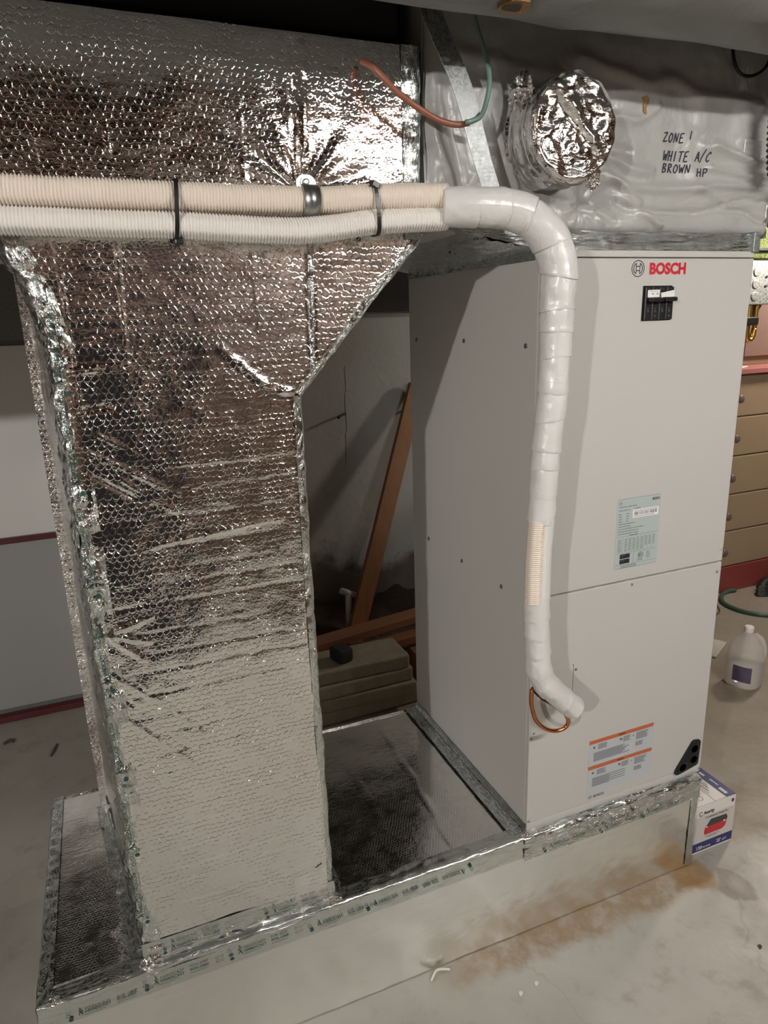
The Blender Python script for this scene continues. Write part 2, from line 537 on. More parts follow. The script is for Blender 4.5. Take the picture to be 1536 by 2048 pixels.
M['plank'] = t.set(t.mix(t.noise(t.scale(oc, (2.0, 30, 30)), 1.6, 5, .6, .5), (.17, .065, .03), (.33, .14, .065)), .55)
M['slab'] = plain('concrete_slab', (.30, .255, .185), .9, var=.30, nscale=14, bump=.006, bscale=40)
M['dirt'] = plain('damp_earth', (.055, .035, .022), .95, var=.5, nscale=30, bump=.02, bscale=25)
M['pvc'] = plain('white_pvc', (.55, .54, .48), .35)
M['boxwhite'] = plain('carton_white', (.74, .69, .65), .45)
M['boxgrey'] = plain('carton_grey', (.56, .53, .50), .45)
M['boxblue'] = plain('carton_blue', (.022, .030, .13), .4)
M['carred'] = plain('carton_red', (.52, .02, .03), .4)
M['cardgrey'] = plain('carton_dark', (.045, .045, .042), .45)
t = NT('cloudy_plastic')
M['jug'] = t.set((.92, .90, .86), .30, 0.0, None, Transmission_Weight=.55, IOR=1.15, Alpha=.62)
M['water'] = NT('water').set((.97, .96, .93), .06, 0.0, None, Transmission_Weight=.85, IOR=1.33)
M['cap'] = plain('white_cap', (.82, .76, .72), .4)
M['purple'] = plain('jug_label_purple', (.095, .075, .125), .4, var=.5, nscale=40)
M['hose'] = plain('green_hose', (.045, .10, .065), .4)
M['blackcloth'] = plain('black_sack', (.008, .008, .008), .6, bump=.02, bscale=15)
M['greencable'] = plain('green_cable', (.14, .22, .19), .35)
M['browncable'] = plain('brown_cable', (.25, .09, .055), .4)
M['cardboard'] = plain('pinkish_cardboard', (.19, .115, .092), .7, var=.1)
M['tan'] = plain('tan_board', (.21, .14, .08), .7, var=.1)
M['brass'] = plain('brass', (.55, .36, .09), .3, 1.0, var=.3, nscale=60)
M['batt'] = plain('yellow_green_batt', (.28, .34, .12), .95, var=.6, nscale=90, bump=.02, bscale=90)
M['debris'] = plain('pale_scrap', (.70, .66, .58), .6)
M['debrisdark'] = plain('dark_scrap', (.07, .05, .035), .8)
M['porcelain'] = plain('porcelain', (.7, .7, .68), .3)
M['navy'] = plain('dark_silhouette', (.018, .020, .028), .45)

# ================================================================== SETTING
def struct(name, vf, mat, smooth=False, parent=None, uv=None):
    o = mk(name, vf[0], vf[1], mat, parent, uv=uv, smooth=smooth, loc=(0, 0, 0))
    if parent is None: o['kind'] = 'structure'
    return o
XL, XR, YF, YB, ZC = -4.1, 4.2, -3.3, 2.25, 2.82
P = np.array([[[x, y, 0] for y in np.linspace(YF, YB, 12)] for x in np.linspace(XL, XR, 14)])
struct('floor', gridmesh(P), M['floor'])
fix_normals(bpy.data.objects['floor'])
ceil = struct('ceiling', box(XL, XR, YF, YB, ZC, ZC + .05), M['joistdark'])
for i in range(21):
    x = XL + .2 + i * .4
    if i == 0:
        j0 = mk('joist', *box(x - .02, x + .02, YF, YB, ZC - .2, ZC - .001), M['joist'], ceil); jx0 = x
    else:
        j = j0.copy(); C.objects.link(j); j.parent = ceil; j.location = (x - jx0, 0, 0)
wb = struct('wall_back', box(-.6, XR, YB, YB + .1, 0, ZC), M['wall'])
ck, _ = np.array([(.316, 1.44), (.318, 1.38), (.310, 1.30), (.312, 1.18), (.305, 1.08), (.301, .98), (.304, .90)]), 0
mk('wall_crack', *join(*[box(a[0] - .0013, a[0] + .0013, YB - .0008, YB - .0001, b[1], a[1]) for a, b in zip(ck[:-1], ck[1:])]), M['gap'], wb)
struct('wall_right', box(XR, XR + .1, YF, YB, 0, ZC), M['darkbrown'])
struct('wall_left', box(XL - .1, XL, YF, YB, 0, ZC), M['darkbrown'])
# brown panelled wall behind the viewer, plank by plank
wf = struct('wall_front', box(XL, XR, YF - .1, YF - .02, 0, ZC), M['gap'])
for i in range(28):
    x = XL + i * .3
    p = box(x + .004, x + .296, YF - .019, YF, 0, ZC - .001, .003, 1)
    if i == 0: pl0 = mk('plank', *p, M['darkbrown'], wf)
    else:
        q = pl0.copy(); C.objects.link(q); q.parent = wf; q.location = (i * .3, 0, 0)
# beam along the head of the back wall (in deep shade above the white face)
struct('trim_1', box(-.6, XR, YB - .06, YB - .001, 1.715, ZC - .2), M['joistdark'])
struct('shade_box', box(-4.1, -.30, .06, .55, 2.19, 2.515, .004), M['gap'])  # black box added over the trunk to blank out the lit joists
# partition on the left, made of boards with an oxblood rail
wp_ = struct('wall_partition', box(-4.1, -.62, 1.875, 1.93, 0, ZC), M['paneldark'])
mk('panel', *box(-2.2, -.62, 1.862, 1.874, .835, 1.620, .002, 1), M['panelwhite'], wp_)
mk('panel', *box(-4.1, -2.21, 1.862, 1.874, .835, 1.620, .002, 1), M['paneldark'], wp_)  # unseen stretch kept dark to cut light bounced onto the cabinet
mk('panel', *box(-4.1, -.62, 1.862, 1.874, .050, .812, .002, 1), M['panelgrey'], wp_)
mk('panel', *box(-4.1, -.62, 1.862, 1.874, 1.640, 2.4, .002, 1), M['paneldark'], wp_)
struct('trim_2', box(-4.1, -.62, 1.846, 1.873, .812, .835, .002, 1), M['redtrim'])
struct('baseboard_back', box(-4.1, -.62, 1.83, 1.874, 0, .028, .003, 1), M['redtrim'])

# ================================================================== FOIL DUCT (return drop)
TY = .018
TXL, TXR, ZB, ZK, ZT0, ZT1 = -.985, -.550, .320, 1.533, 1.826, 2.166
TRX = -.280
duct = thing('foil_wrapped_duct', 'tall silver bubble-foil return duct standing left of the grey air handler', 'duct', (-.77, .3, ZB))
rng = np.random.RandomState(3)
lines = [(ZB + .05 + .045 * k + rng.uniform(-.012, .012), rng.uniform(-1.0, -.85), rng.uniform(-.70, -.52), rng.uniform(.5, 1.3)) for k in range(30)]
def front_disp(x, z):
    d = .0028 * fbm(x * 5, z * 4, 3, 2) + .00035 * fbm(x * 22, z * 38, 9, 2)
    zz = z + .006 * noise(x * 9, z * 3, 5) + .0018 * noise(x * 60, z * 6, 6)
    for zi, xa, xb, a in lines:
        m = sstep(xa - .06, xa + .04, x) * (1 - sstep(xb - .02, xb + .08, x))
        d = d - a * .0012 * np.exp(-((zz - zi) / .0024) ** 2) * m
    # folds that radiate from the clamp screw
    dx, dz = x + .523, z - 1.905
    r = np.hypot(dx, dz); th = np.arctan2(dz, dx)
    d = d + .006 * np.exp(-r / .055) * (np.sin(th * 9 + 1.2) + .6 * np.sin(th * 17)) * sstep(.0, .015, r) - .008 * np.exp(-(r / .03) ** 2)
    for a, b, wd, am in [((-.515, 1.93), (-.505, 2.16), .006, .004), ((-.531, 1.93), (-.525, 2.15), .005, -.003),
                         ((-.847, 2.16), (-.866, 1.58), .0022, .0016), ((-.96, 2.16), (-.95, 1.5), .002, .0012), ((-.63, 2.12), (-.62, 1.55), .002, .001),
                         ((-.707, 1.637), (-.605, 1.547), .006, .0035), ((-.605, 1.547), (-.55, 1.539), .006, .003),
                         ((-.97, 1.47), (-.80, 1.36), .0035, .0022), ((-.97, 1.43), (-.84, 1.33), .003, -.0018), ((-.95, 1.50), (-.86, 1.44), .003, .0015), ((-.96, 1.45), (-.78, 1.30), .003, .0015),
                         ((-.904, 1.26), (-.599, 1.287), .004, .003), ((-.98, 1.02), (-.88, .93), .0035, .0018), ((-.97, .98), (-.83, .80), .004, -.0018), ((-.96, .92), (-.80, .74), .0035, .0018), ((-.93, 1.0), (-.79, .82), .003, .0015), ((-.95, .95), (-.86, .84), .003, .0018),
                         ((-.97, 1.10), (-.88, 1.12), .004, .003), ((-.97, 1.10), (-.89, 1.07), .004, .003), ((-.97, 1.10), (-.90, 1.03), .004, .003),
                         ((-.98, 1.60), (-.88, 1.605), .006, .003), ((-.98, 1.53), (-.89, 1.54), .006, -.003), ((-.515, 1.80), (-.520, 1.56), .005, .004),
                         ((-.60, .42), (-.555, .435), .004, .002), ((-.66, .40), (-.56, .42), .02, .002)]:
        dd, sd, tt = seg_d(x, z, a, b)
        d = d + am * np.exp(-(dd / wd) ** 2) * (1 + .9 * noise(x * 55, z * 55, 8)) * np.sin(np.pi * np.clip(tt, .03, .97)) ** .5
    return d
def duct_front(name, zr, xl, xr, res):
    nz = int((zr[1] - zr[0]) / res) + 1
    zs = np.linspace(zr[0], zr[1], nz)
    a = np.array([xl(z) for z in zs]); b = np.array([xr(z) for z in zs])
    nx = int(np.max(b - a) / res) + 1
    s = np.linspace(0, 1, nx)
    x = a[None, :] + (b - a)[None, :] * s[:, None]
    z = np.broadcast_to(zs[None, :], x.shape)
    e = np.minimum(x - a[None, :], b[None, :] - x)
    d = front_disp(x, z) * sstep(0, .03, e) - .010 * (1 - sstep(0, .022, e)) ** 2
    Pq = np.stack([x, TY - d - .020 * (1 - sstep(ZB, 1.1, z)), z], -1)
    v, f = gridmesh(Pq)
    return mk(name, v, f, M['foil'], duct, uv=np.stack([x + 3, z], -1).reshape(-1, 2), smooth=True)
def xr_t(z):
    return TXR if z <= ZK else TXR + (TRX - TXR) * (z - ZK) / (ZT0 - ZK)
def xl_t(z):
    return TXL if z <= 1.66 else TXL - .05 * ((z - 1.66) / .166) ** 1.5
duct_front('front_panel', (ZB, ZT0 + .012), xl_t, xr_t, .0045)
duct_front('trunk_front_panel', (ZT0 + .006, ZT1), lambda z: -1.75, lambda z: TRX, .0045)
wob = lambda a, s: (lambda u, v: a * fbm(u * 9, v * 9, s, 3))
# left side of the drop leans outwards towards the back
sv = np.array([-1.050 - TXL, .60 - .03, 0]); sl = np.linalg.norm(sv); sv /= sl
panel('side_panel', (TXL - .001, .03, ZB), tuple(-sv * -1), (0, 0, 1), sl, 1.52, .012, lambda u, v: -.003 * fbm(u * 9, v * 9, 4, 3), M['foil_side'], duct)
panel('side_panel', (TXR, .60, ZB), (0, -1, 0), (0, 0, 1), .57, ZK - ZB, .02, wob(.002, 6), M['foil_side'], duct)
dg = np.array([TRX - TXR, 0, ZT0 - ZK]); dl = np.linalg.norm(dg); dg /= dl
panel('slope_panel', (TXR, .60, ZK), (0, -1, 0), tuple(dg), .57, dl, .02, wob(.002, 7), M['foil_side'], duct)
panel('trunk_end_panel', (TRX, .60, ZT0), (0, -1, 0), (0, 0, 1), .57, ZT1 - ZT0, .02, wob(.002, 8), M['foil_side'], duct)
panel('trunk_front_panel', (-3.3, TY, ZT0 - .060), (1, 0, 0), (0, 0, 1), 1.552, ZT1 - ZT0 + .060, .02, wob(.002, 13), M['foil_side'], duct)
panel('trunk_top_panel', (-3.3, .03, ZT1), (1, 0, 0), (0, 1, 0), 3.02, .57, .03, wob(.002, 9), M['foil_side'], duct)
panel('trunk_bottom_panel', (-3.3, .60, ZT0), (1, 0, 0), (0, -1, 0), 2.25, .57, .03, wob(.002, 10), M['foil_side'], duct)
panel('back_panel', (TXR, .60, ZB), (-1, 0, 0), (0, 0, 1), .52, 1.52, .03, wob(.002, 11), M['foil_side'], duct)
panel('trunk_back_panel', (TRX, .60, ZT0), (-1, 0, 0), (0, 0, 1), 3.02, ZT1 - ZT0, .03, wob(.002, 12), M['foil_side'], duct)
def crum(a, s, fu=26, fv=40):
    return lambda u, v: a * (ridged(u * fu, v * fv, s, 2) * .7 + fbm(u * 12, v * 20, s + 3, 2))
# corner tapes (profile wraps the corner)
def corner_prof(da, wa, db, wb, na, nb, e=.0015, r=.006):
    da, db, na, nb = [np.array(q, float) for q in (da, db, na, nb)]
    pr = [da * wa + na * e, da * r + na * e]
    pr += [da * r + db * r + (na * math.cos(t) + nb * math.sin(t)) * (r + e) for t in np.linspace(.2, 1.37, 6)] if False else []
    pr += [(na + nb) * e * .5, db * r + nb * e, db * wb + nb * e]
    return pr
strip('corner_tape', [(TXL, TY - .014, ZB + .03), (TXL, TY - .003, .75), (TXL, TY + .004, 1.05), (TXL, TY + .004, 1.64), (TXL - .022, TY + .004, 1.75), (TXL - .06, TY + .004, ZT0 + .01)],
      corner_prof((1, 0, 0), .036, tuple(sv), .13, (0, -1, 0), (-1, 0, 0), .005), M['tape'], duct, crum(.0042, 21, 34, 46), .004, flip=True)
tp_r = strip('corner_tape', [(TXR, TY - .015, ZB + .03), (TXR, TY - .004, .75), (TXR, TY + .003, 1.05), (TXR, TY + .003, ZK)],
      corner_prof((-1, 0, 0), .016, (0, 1, 0), .03, (0, -1, 0), (1, 0, 0), .004), M['tape'], duct, crum(.0016, 22), .005)
strip('corner_tape', [(TXR, TY + .003, ZK), (TRX, TY + .003, ZT0)],
      corner_prof(tuple(np.array([-.744, 0, .668])), .014, (0, 1, 0), .03, (0, -1, 0), (.744, 0, -.668), .004), M['tape'], duct, crum(.0016, 23), .005)
strip('corner_tape', [(TRX, TY + .003, ZT0), (TRX, TY + .003, ZT1)],
      corner_prof((-1, 0, 0), .036, (0, 1, 0), .02, (0, -1, 0), (1, 0, 0), .006), M['tape'], duct, crum(.0022, 24), .005)
strip('seam_tape', [(-.521, TY - .004, ZK + .045), (-.512, TY - .004, ZT0)], [(-.006, -.0015, 0), (0, -.004, 0), (.006, -.0015, 0)], M['tape'], duct, crum(.0012, 25), .004)

# ================================================================== FOIL BASE (plenum box)
BXL, BXR, BY0, BY1 = -1.204, .604, -.019, .695
base_ = thing('foil_wrapped_plenum_box', 'low silver foil-covered plenum box on the floor under duct and air handler', 'plenum box', (-.3, .33, 0))
def base_front_disp(u, v):
    x = u + BXL
    d = .0016 * fbm(u * 4, v * 4, 31, 2) + .0005 * fbm(u * 30, v * 40, 32, 2)
    d = d + .0010 * np.sin(u * 700) * np.sin(v * 700 + 1) * .12
    for zi, xa, xb in [(.235, .45, .75), (.222, .85, 1.05), (.19, .55, .8), (.215, 1.25, 1.5), (.225, .2, .4)]:
        m = sstep(xa - .04, xa + .03, u) * (1 - sstep(xb - .03, xb + .04, u))
        d = d - .0012 * np.exp(-((v - zi + .006 * noise(u * 20, v, 3)) / .003) ** 2) * m
    return d
panel('front_panel', (BXL, BY0, .003), (1, 0, 0), (0, 0, 1), BXR - BXL, ZB - .003, .006, base_front_disp, M['foil_base'], base_)
panel('top_panel', (BXL, BY0, ZB - .001), (1, 0, 0), (0, 1, 0), BXR - BXL, BY1 - BY0, .010,
      lambda u, v: .0018 * fbm(u * 5, v * 5, 41, 2) + .0002 * fbm(u * 26, v * 20, 42, 2) + .0015 * np.exp(-((u - 1.00 - .06 * v) / .004) ** 2) + .0012 * np.exp(-((u - .87 + .02 * v) / .003) ** 2) - .0025 * np.exp(-((v - .19 - .06 * (u - 1)) / .006) ** 2) * noise(u * 30, v * 9, 4) - .004, M['foil_dark'], base_)
panel('end_panel', (BXL, BY1, .003), (0, -1, 0), (0, 0, 1), BY1 - BY0, ZB - .003, .02, wob(.002, 43), M['foil_side'], base_)
panel('end_panel', (BXR, BY0, .003), (0, 1, 0), (0, 0, 1), BY1 - BY0, ZB - .003, .02, wob(.002, 44), M['foil_side'], base_)
panel('back_panel', (BXR, BY1, .003), (-1, 0, 0), (0, 0, 1), BXR - BXL, ZB - .003, .03, wob(.002, 45), M['foil_side'], base_)
mk('liner', *box(BXL + .02, BXR - .02, BY0 + .02, BY1 - .02, .004, ZB - .02), M['gap'], base_)
# tapes: long edge, left edge, collars round tower foot and cabinet foot
edge_tape = strip('edge_tape', [(BXL, BY0, ZB), (BXR, BY0, ZB)], [(0, .042, .002), (0, .004, .002), (0, -.002, .0), (0, -.0025, -.006), (0, -.0025, -.062)],
      M['tape_soft'], base_, lambda u, v: .0014 * ridged(u * 14, v * 50, 51, 2) * (1 - sstep(.055, .075, v)) + .0007 * fbm(u * 30, v * 30, 52, 2), .005, flip=True)
strip('edge_tape', [(BXL, BY0, ZB), (BXL, BY1, ZB)], [(.03, 0, .003), (.002, 0, .003), (-.002, 0, 0), (-.0025, 0, -.04)], M['tape'], base_, crum(.0012, 53), .006)
strip('foot_tape', [(TXL - .004, TY, ZB), (TXR + .004, TY, ZB)], [(0, -.0190, .052), (0, -.0222, .010), (0, -.0300, -.003), (0, -.0400, -.012), (0, -.0405, -.052)],
      M['tape_soft'], base_, lambda u, v: .0024 * ridged(u * 16, v * 60, 54, 2) * sstep(.025, .04, v) * (1 - sstep(.06, .08, v)) + .0006 * fbm(u * 30, v * 30, 55, 2), .005, flip=True)
strip('foot_tape', [(TXL, TY, ZB), (-1.052, .60, ZB)], [(-.002, 0, .03), (-.004, 0, .004), (-.03, 0, .004)], M['tape'], base_, crum(.0012, 56), .006)
strip('foot_tape', [(TXR, TY, ZB), (TXR, .60, ZB)], [(.002, 0, .03), (.004, 0, .004), (.03, 0, .004)], M['tape'], base_, crum(.0012, 57), .006)
strip('foot_tape', [(0, -.002, ZB), (0, .695, ZB)], [(-.003, 0, .022), (-.006, 0, .006), (-.014, 0, .004), (-.048, 0, .003)], M['tape'], base_, crum(.0016, 58), .005)
strip('foot_tape', [(-.02, 0, ZB), (BXR, 0, ZB)], [(0, -.004, .006), (0, -.012, .003), (0, -.0245, -.004), (0, -.0245, -.070)],
      M['tape'], base_, lambda u, v: .0030 * ridged(u * 13, v * 45, 59, 2) * sstep(0, .01, v) * (1 - sstep(.05, .08, v)) + .0008 * fbm(u * 30, v * 30, 60, 2), .005, flip=True)
strip('corner_tape', [(BXR, BY0, .004), (BXR, BY0, ZB)], corner_prof((-1, 0, 0), .028, (0, 1, 0), .03, (0, -1, 0), (1, 0, 0), .0025), M['tape'], base_, crum(.0010, 61), .005)
# crumpled gathers of foil where tapes meet
def crumple(name, c, rx, ry, rz, seed, parent, mat='crumple'):
    n, m = 26, 40
    a, b = np.meshgrid(np.linspace(0, np.pi, n), np.linspace(0, 2 * np.pi, m), indexing='ij')
    rr_ = 1 + .35 * ridged(a * 2.2, np.cos(b) * 2.2 + 3, seed, 2) * .6 + .2 * noise(a * 5, np.sin(b) * 4, seed + 4)
    Pq = np.stack([c[0] + rx * rr_ * np.sin(a) * np.cos(b), c[1] + ry * rr_ * np.sin(a) * np.sin(b), c[2] + rz * rr_ * np.cos(a)], -1)
    v, f = gridmesh(Pq)
    return mk(name, v, f, M[mat], parent, uv=np.stack([a * .03, b * .03], -1).reshape(-1, 2) + 3, smooth=False)
crumple('foil_gather', (TXL + .012, -.004, ZB + .008), .022, .014, .012, 1, base_)
crumple('foil_gather', (TXR - .002, -.006, ZB + .003), .020, .013, .008, 2, base_)
crumple('foil_gather', (-.012, -.012, ZB + .001), .014, .010, .008, 3, base_)
crumple('foil_gather', (BXL + .03, BY0 + .008, ZB - .002), .022, .010, .006, 4, base_)
# printed tape marks
def tape_print(k=0):
    L = []
    h = .011
    lam = (np.array([(0, 0, 0), (.0022, 0, 0), (.0048, .0062, 0), (.0036, .0076, 0), (.0072, 0, 0), (.0098, 0, 0), (.0042, .0125, 0), (.0014, .0125, 0)]), [[0, 1, 2, 3], [4, 5, 6, 7], [3, 2, 5, 4]])
    L.append(lam)
    v, f = textmesh('HARDCAST', .0095, .00022); L.append((v + np.array([.013, .001, 0]), f))
    L.append(rect(.004, .052, -.0030, -.0022)); L.append(rect(.012, .044, -.0055, -.0049))
    v, f = textmesh('FOIL-GRIP', .0088, .00022); L.append((v + np.array([.074, .003, 0]), f))
    L.append(rect(.074, .112, -.0018, -.0010)); L.append(rect(.074, .108, -.0040, -.0034))
    L.append(disc2(-.014, -.005, .0046)); L.append(ring2(-.018, .006, .0030, .0040, 16)); L.append(ring2(.132, .004, .0030, .0040, 16)); L.append(ring2(.142, .004, .0028, .0036, 16))
    return join(*L)
TP = tape_print()
TP = (TP[0] * 1.05, TP[1])
def prints(parent, spots, ux, uy):
    for o_, s, fl in spots:
        u_ = np.array(ux, float) * s; v_ = np.array(uy, float) * s
        if fl: u_, v_ = -u_, -v_
        vv_, f_ = flat2(TP, o_, u_, v_)
        mk('tape_print', vv_, f_, M['print'], parent)
yq = BY0 - .0055
prints(edge_tape, [((-1.13, yq, .272), 1, 0), ((-.975, yq - .003, .283), 1, 0), ((-.79, yq - .003, .284), 1, 0), ((-.60, yq, .280), 1, 0), ((-.455, yq, .281), 1, 0), ((-.20, yq, .292), 1, 1),
                   ((.06, yq - .004, .268), 1, 0), ((.33, yq - .004, .290), 1, 1), ((.40, yq - .004, .262), 1, 0), ((.25, yq - .004, .262), .9, 0)], (1, 0, 0), (0, 0, 1))
prints(edge_tape, [((-.93, TY - .029, .346), .9, 0), ((-.70, TY - .029, .347), .9, 0)], (1, 0, 0), (0, 0, 1))
prints(tp_r, [((TXL + .010, TY - .0075 - .020 * (1 - float(sstep(ZB, 1.1, np.array(z)))), z), 1.0, 1) for z in (.45, .62, .80, 1.0, 1.2)], (0, 0, -1), (1, 0, 0))
prints(tp_r, [((TXL + .010, TY - .0075, z), 1.0, 1) for z in (1.40, 1.58)], (0, 0, -1), (1, 0, 0))

# ================================================================== AIR HANDLER
W_, D_, H_ = .622, .700, 1.487
ZA, ZE = ZB + .001, ZB + H_
ah = thing('air_handler', 'tall light-grey metal air handler cabinet with red lettering, on the foil box', 'air handler', (W_ / 2, D_ / 2, ZA))
def part(name, vf, mat, parent, smooth=False, label=None, uv=None):
    return mk(name, vf[0], vf[1], M[mat], parent, smooth=smooth, label=label, uv=uv)
part('cabinet_body', box(0, W_, .010, D_, ZA, ZE, .003), 'cab', ah)
part('bottom_rail', box(0.002, W_ - .001, 0, .011, ZA, ZA + .022, .0015), 'cab', ah)
part('top_rail', box(0.002, W_ - .001, 0, .011, ZE - .014, ZE, .0015), 'cab', ah)
ud = part('upper_door', box(.001, W_ - .001, -.002, .0095, 1.0005, ZE - .0165, .0025), 'cab', ah)
ld = part('lower_door', box(.001, W_ - .001, -.002, .0095, ZA + .0245, .9965, .0025), 'cab', ah)
part('access_plate', box(.004, .130, -.0042, -.0021, .622, .792, .0010), 'cab', ld)
part('plate_gap', box(.130, .1322, -.0026, -.0019, .620, .794), 'gap', ld)
def screw(p, n, parent, r=.0048):
    p = np.array(p, float); n = np.array(n, float)
    v, f = tube([p, p + n * .0018, p + n * .0034], np.array([r, r, r * .6]), 10)
    o = mk('screw', v, f, M['screw'], parent, smooth=False)
    return o
for x, z in [(.604, .970), (.306, .985), (.139, .778), (.006, .606), (.014, .622), (.006, .352)]:
    screw((x, -.002, z), (0, -1, 0), ld, .0035)
screw((.611, -.002, 1.035), (0, -1, 0), ud, .0030)
screw((.616, 0, .332), (0, -1, 0), ah, .0034)
for y, z in [(.054, 1.605), (.347, 1.612), (.647, 1.61), (.142, .983), (.359, .986), (.579, .992)]:
    screw((0, y, z), (-1, 0, 0), ah, .0062)
ex, ez = (1, 0, 0), (0, 0, 1)
fy = -.0026
def flatpart(name, parts, O, mat, parent, label=None):
    vv_, f_ = flat2(join(*parts), O, ex, ez)
    return mk(name, vv_, f_, M[mat], parent, label=label)
# round emblem: ring and armature
def emblem(r):
    k = r / .017
    L = [ring2(0, 0, r * .90, r), ring2(0, 0, r * .62, r * .73, 16, math.radians(118), math.radians(242)), ring2(0, 0, r * .62, r * .73, 16, math.radians(-62), math.radians(62)),
         rect(-r * .34, -r * .24, -r * .62, r * .62), rect(r * .24, r * .34, -r * .62, r * .62), rect(-r * .3, r * .3, r * .20, r * .30), rect(-r * .3, r * .3, -r * .30, -r * .20)]
    return L
flatpart('logo_emblem', emblem(.0185), (.260, fy, 1.768), 'ink', ud, 'round black line emblem')
vv_, f_ = text('BOSCH', (.293, fy, 1.7565), ex, ez, .0335, .0016, width=.109)
mk('logo_lettering', vv_, f_, M['red'], ud, label='red capital lettering')
# breakers
br = part('breaker_cutout', box(.278, .366, -.0032, -.0021, 1.651, 1.730, .0004, 1), 'blackplastic', ud)
for k in range(4):
    x0 = .2815 + k * .0212
    b_ = part('breaker', box(x0, x0 + .0202, -.010, -.0033, 1.653, 1.727, .0012, 1), 'blackplastic', ud)
    flatpart('breaker_mark', [rect(.005, .011, .012, .0135), rect(.006, .0125, .009, .0105), rect(.005, .011, .0165, .018), rect(.0055, .0105, .060, .0612)] + ([rect(.004, .013, -.001, .0008), rect(.0078, .0092, -.005, .003)] if k in (1, 3) else []), (x0, -.0104, 1.662), 'greyink', b_)
part('breaker_toggle', box(.287, .323, -.026, -.010, 1.693, 1.703, .003), 'blackplastic', ud)
part('breaker_toggle', box(.328, .364, -.026, -.010, 1.694, 1.704, .003), 'blackplastic', ud)
s1 = rot(box(.286, .321, -.0112, -.0106, 1.704, 1.7205), (.30, -.011, 1.71), 'Y', math.radians(-1))
part('breaker_sticker', s1, 'white', ud)
s2 = rot(box(.326, .366, -.0112, -.0106, 1.702, 1.7165), (.345, -.011, 1.71), 'Y', math.radians(-9))
part('breaker_sticker', s2, 'white', ud)
flatpart('sticker_print', [rect(.004, .028, .0125, .0132), rect(.010, .015, .006, .008), rect(.024, .028, .006, .0085)], (.288, -.0114, 1.7045), 'greyink', ud)
# rating label
part('rating_label', box(.243, .382, -.0028, -.0021, 1.034, 1.223), 'labelblue', ud, label='pale blue-grey rating label')
L = []
rs = random.Random(8)
def greek(x0, x1, y, h=.0018):
    out = []; x = x0
    while x < x1:
        wd = rs.uniform(.002, .007); out.append(rect(x, min(x + wd, x1), y, y + h)); x += wd + .0013
    return out
L += emblem(.0048) and [(v + np.array([.010, .177, 0]), f) for v, f in emblem(.0048)]
L += greek(.006, .062, .166) + greek(.006, .042, .157) + greek(.055, .074, .158)
for i in range(4): L += greek(.006, .006 + rs.uniform(.008, .014), .147 - i * .0065) + greek(.030, .030 + rs.uniform(.005, .010), .147 - i * .0065)
for i, e in enumerate((.058, .045, .088, .072, .072)): L += greek(.006, e, .121 - i * .0066)
L += greek(.044, .072, .0885)
for i in range(8):
    y = .079 - i * .0044
    L += greek(.008, .020, y, .0014)
    for k in range(8): L += [rect(.030 + k * .0130, .036 + k * .0130 + rs.uniform(0, .002), y, y + .0014)] if not (i > 5 and k > 4) else []
L += [rect(.003, .136, y, y + .0006) for y in (.088, .0425, .0118, .187, .0022)] + [rect(x, x + .0005, .0425, .086) for x in (.024, .040, .053, .066, .079, .092, .105, .118)] + [rect(.061, .0616, .0118, .0425)]
L += greek(.022, .070, .0075, .0020) + greek(.020, .074, .0035, .0014)
L += [ring2(.084, .030, .0070, .0088, 24), rect(.079, .083, .027, .0335), rect(.0845, .0865, .026, .034), rect(.081, .088, .0325, .034)] + greek(.074, .093, .0165, .002)
for i in range(5): L += greek(.103, .116, .036 - i * .004, .0013)
rp = flatpart('label_print', L, (.243, -.0031, 1.034), 'greyink', ud)
flatpart('label_badge', [rect(.017, .049, .0285, .0405), rect(.017, .049, .0145, .0265)], (.243, -.0031, 1.034), 'ink', ud)
flatpart('badge_print', [rect(.020, .032, .0355, .038), rect(.020, .032, .0215, .024)], (.243, -.0034, 1.034), 'greyink', ud)
vv_, f_ = text('BOSCH', (.354, -.0031, 1.2085), ex, ez, .0088, .0003, width=.0235)
mk('label_lettering', vv_, f_, M['ink'], ud)
part('barcode_sticker', box(.293, .376, -.0034, -.0029, 1.168, 1.190), 'white', ud)
L = []; x = .004
while x < .078:
    wd = rs.choice((.0009, .0015, .0022)); L.append(rect(x, x + wd, .007, .0155)); x += wd + rs.choice((.0009, .0014, .0026))
L += greek(.004, .078, .0175, .0013) + greek(.003, .070, .003, .0013)
flatpart('barcode', L, (.293, -.0037, 1.168), 'greyink', ud)
# warning labels on the lower door
part('warning_label', box(.197, .424, -.0027, -.0021, .374, .546), 'labelgrey', ld, label='grey warning label with two orange bands')
for z in (.5335, .4525):
    part('warning_band', box(.197, .4205, -.0031, -.0028, z, z + .0115, .0), 'orange', ld)
L = []
for z0 in (.0, -.081):
    b0 = .1595 + z0
    L += [disc2(.017, b0 - .012, .0035, 12), rect(.105, .109, b0 - .014, b0 - .006), rect(.111, .114, b0 - .014, b0 - .008), disc2(.152, b0 - .011, .0032, 3)]
    for i in range(6): L += [rect(.030, .030 + rs.uniform(.026, .033), b0 - .006 - i * .0029, b0 - .0046 - i * .0029)]
    for i in range(6): L += [rect(.117, .117 + rs.uniform(.018, .026), b0 - .006 - i * .0029, b0 - .0046 - i * .0029)]
    for i in range(8): L += [rect(.162, .162 + rs.uniform(.032, .045), b0 - .006 - i * .0029, b0 - .0046 - i * .0029)]
    for i in range(5): L += [rect(.162, .162 + rs.uniform(.022, .030), b0 - .036 - i * .0029, b0 - .0346 - i * .0029)]
    for i in range(8): L += [rect(.016, .016 + (rs.uniform(.10, .125) if z0 == 0 else (.115 if i % 2 == 0 else .06)), b0 - .031 - i * .0036, b0 - .0292 - i * .0036)]
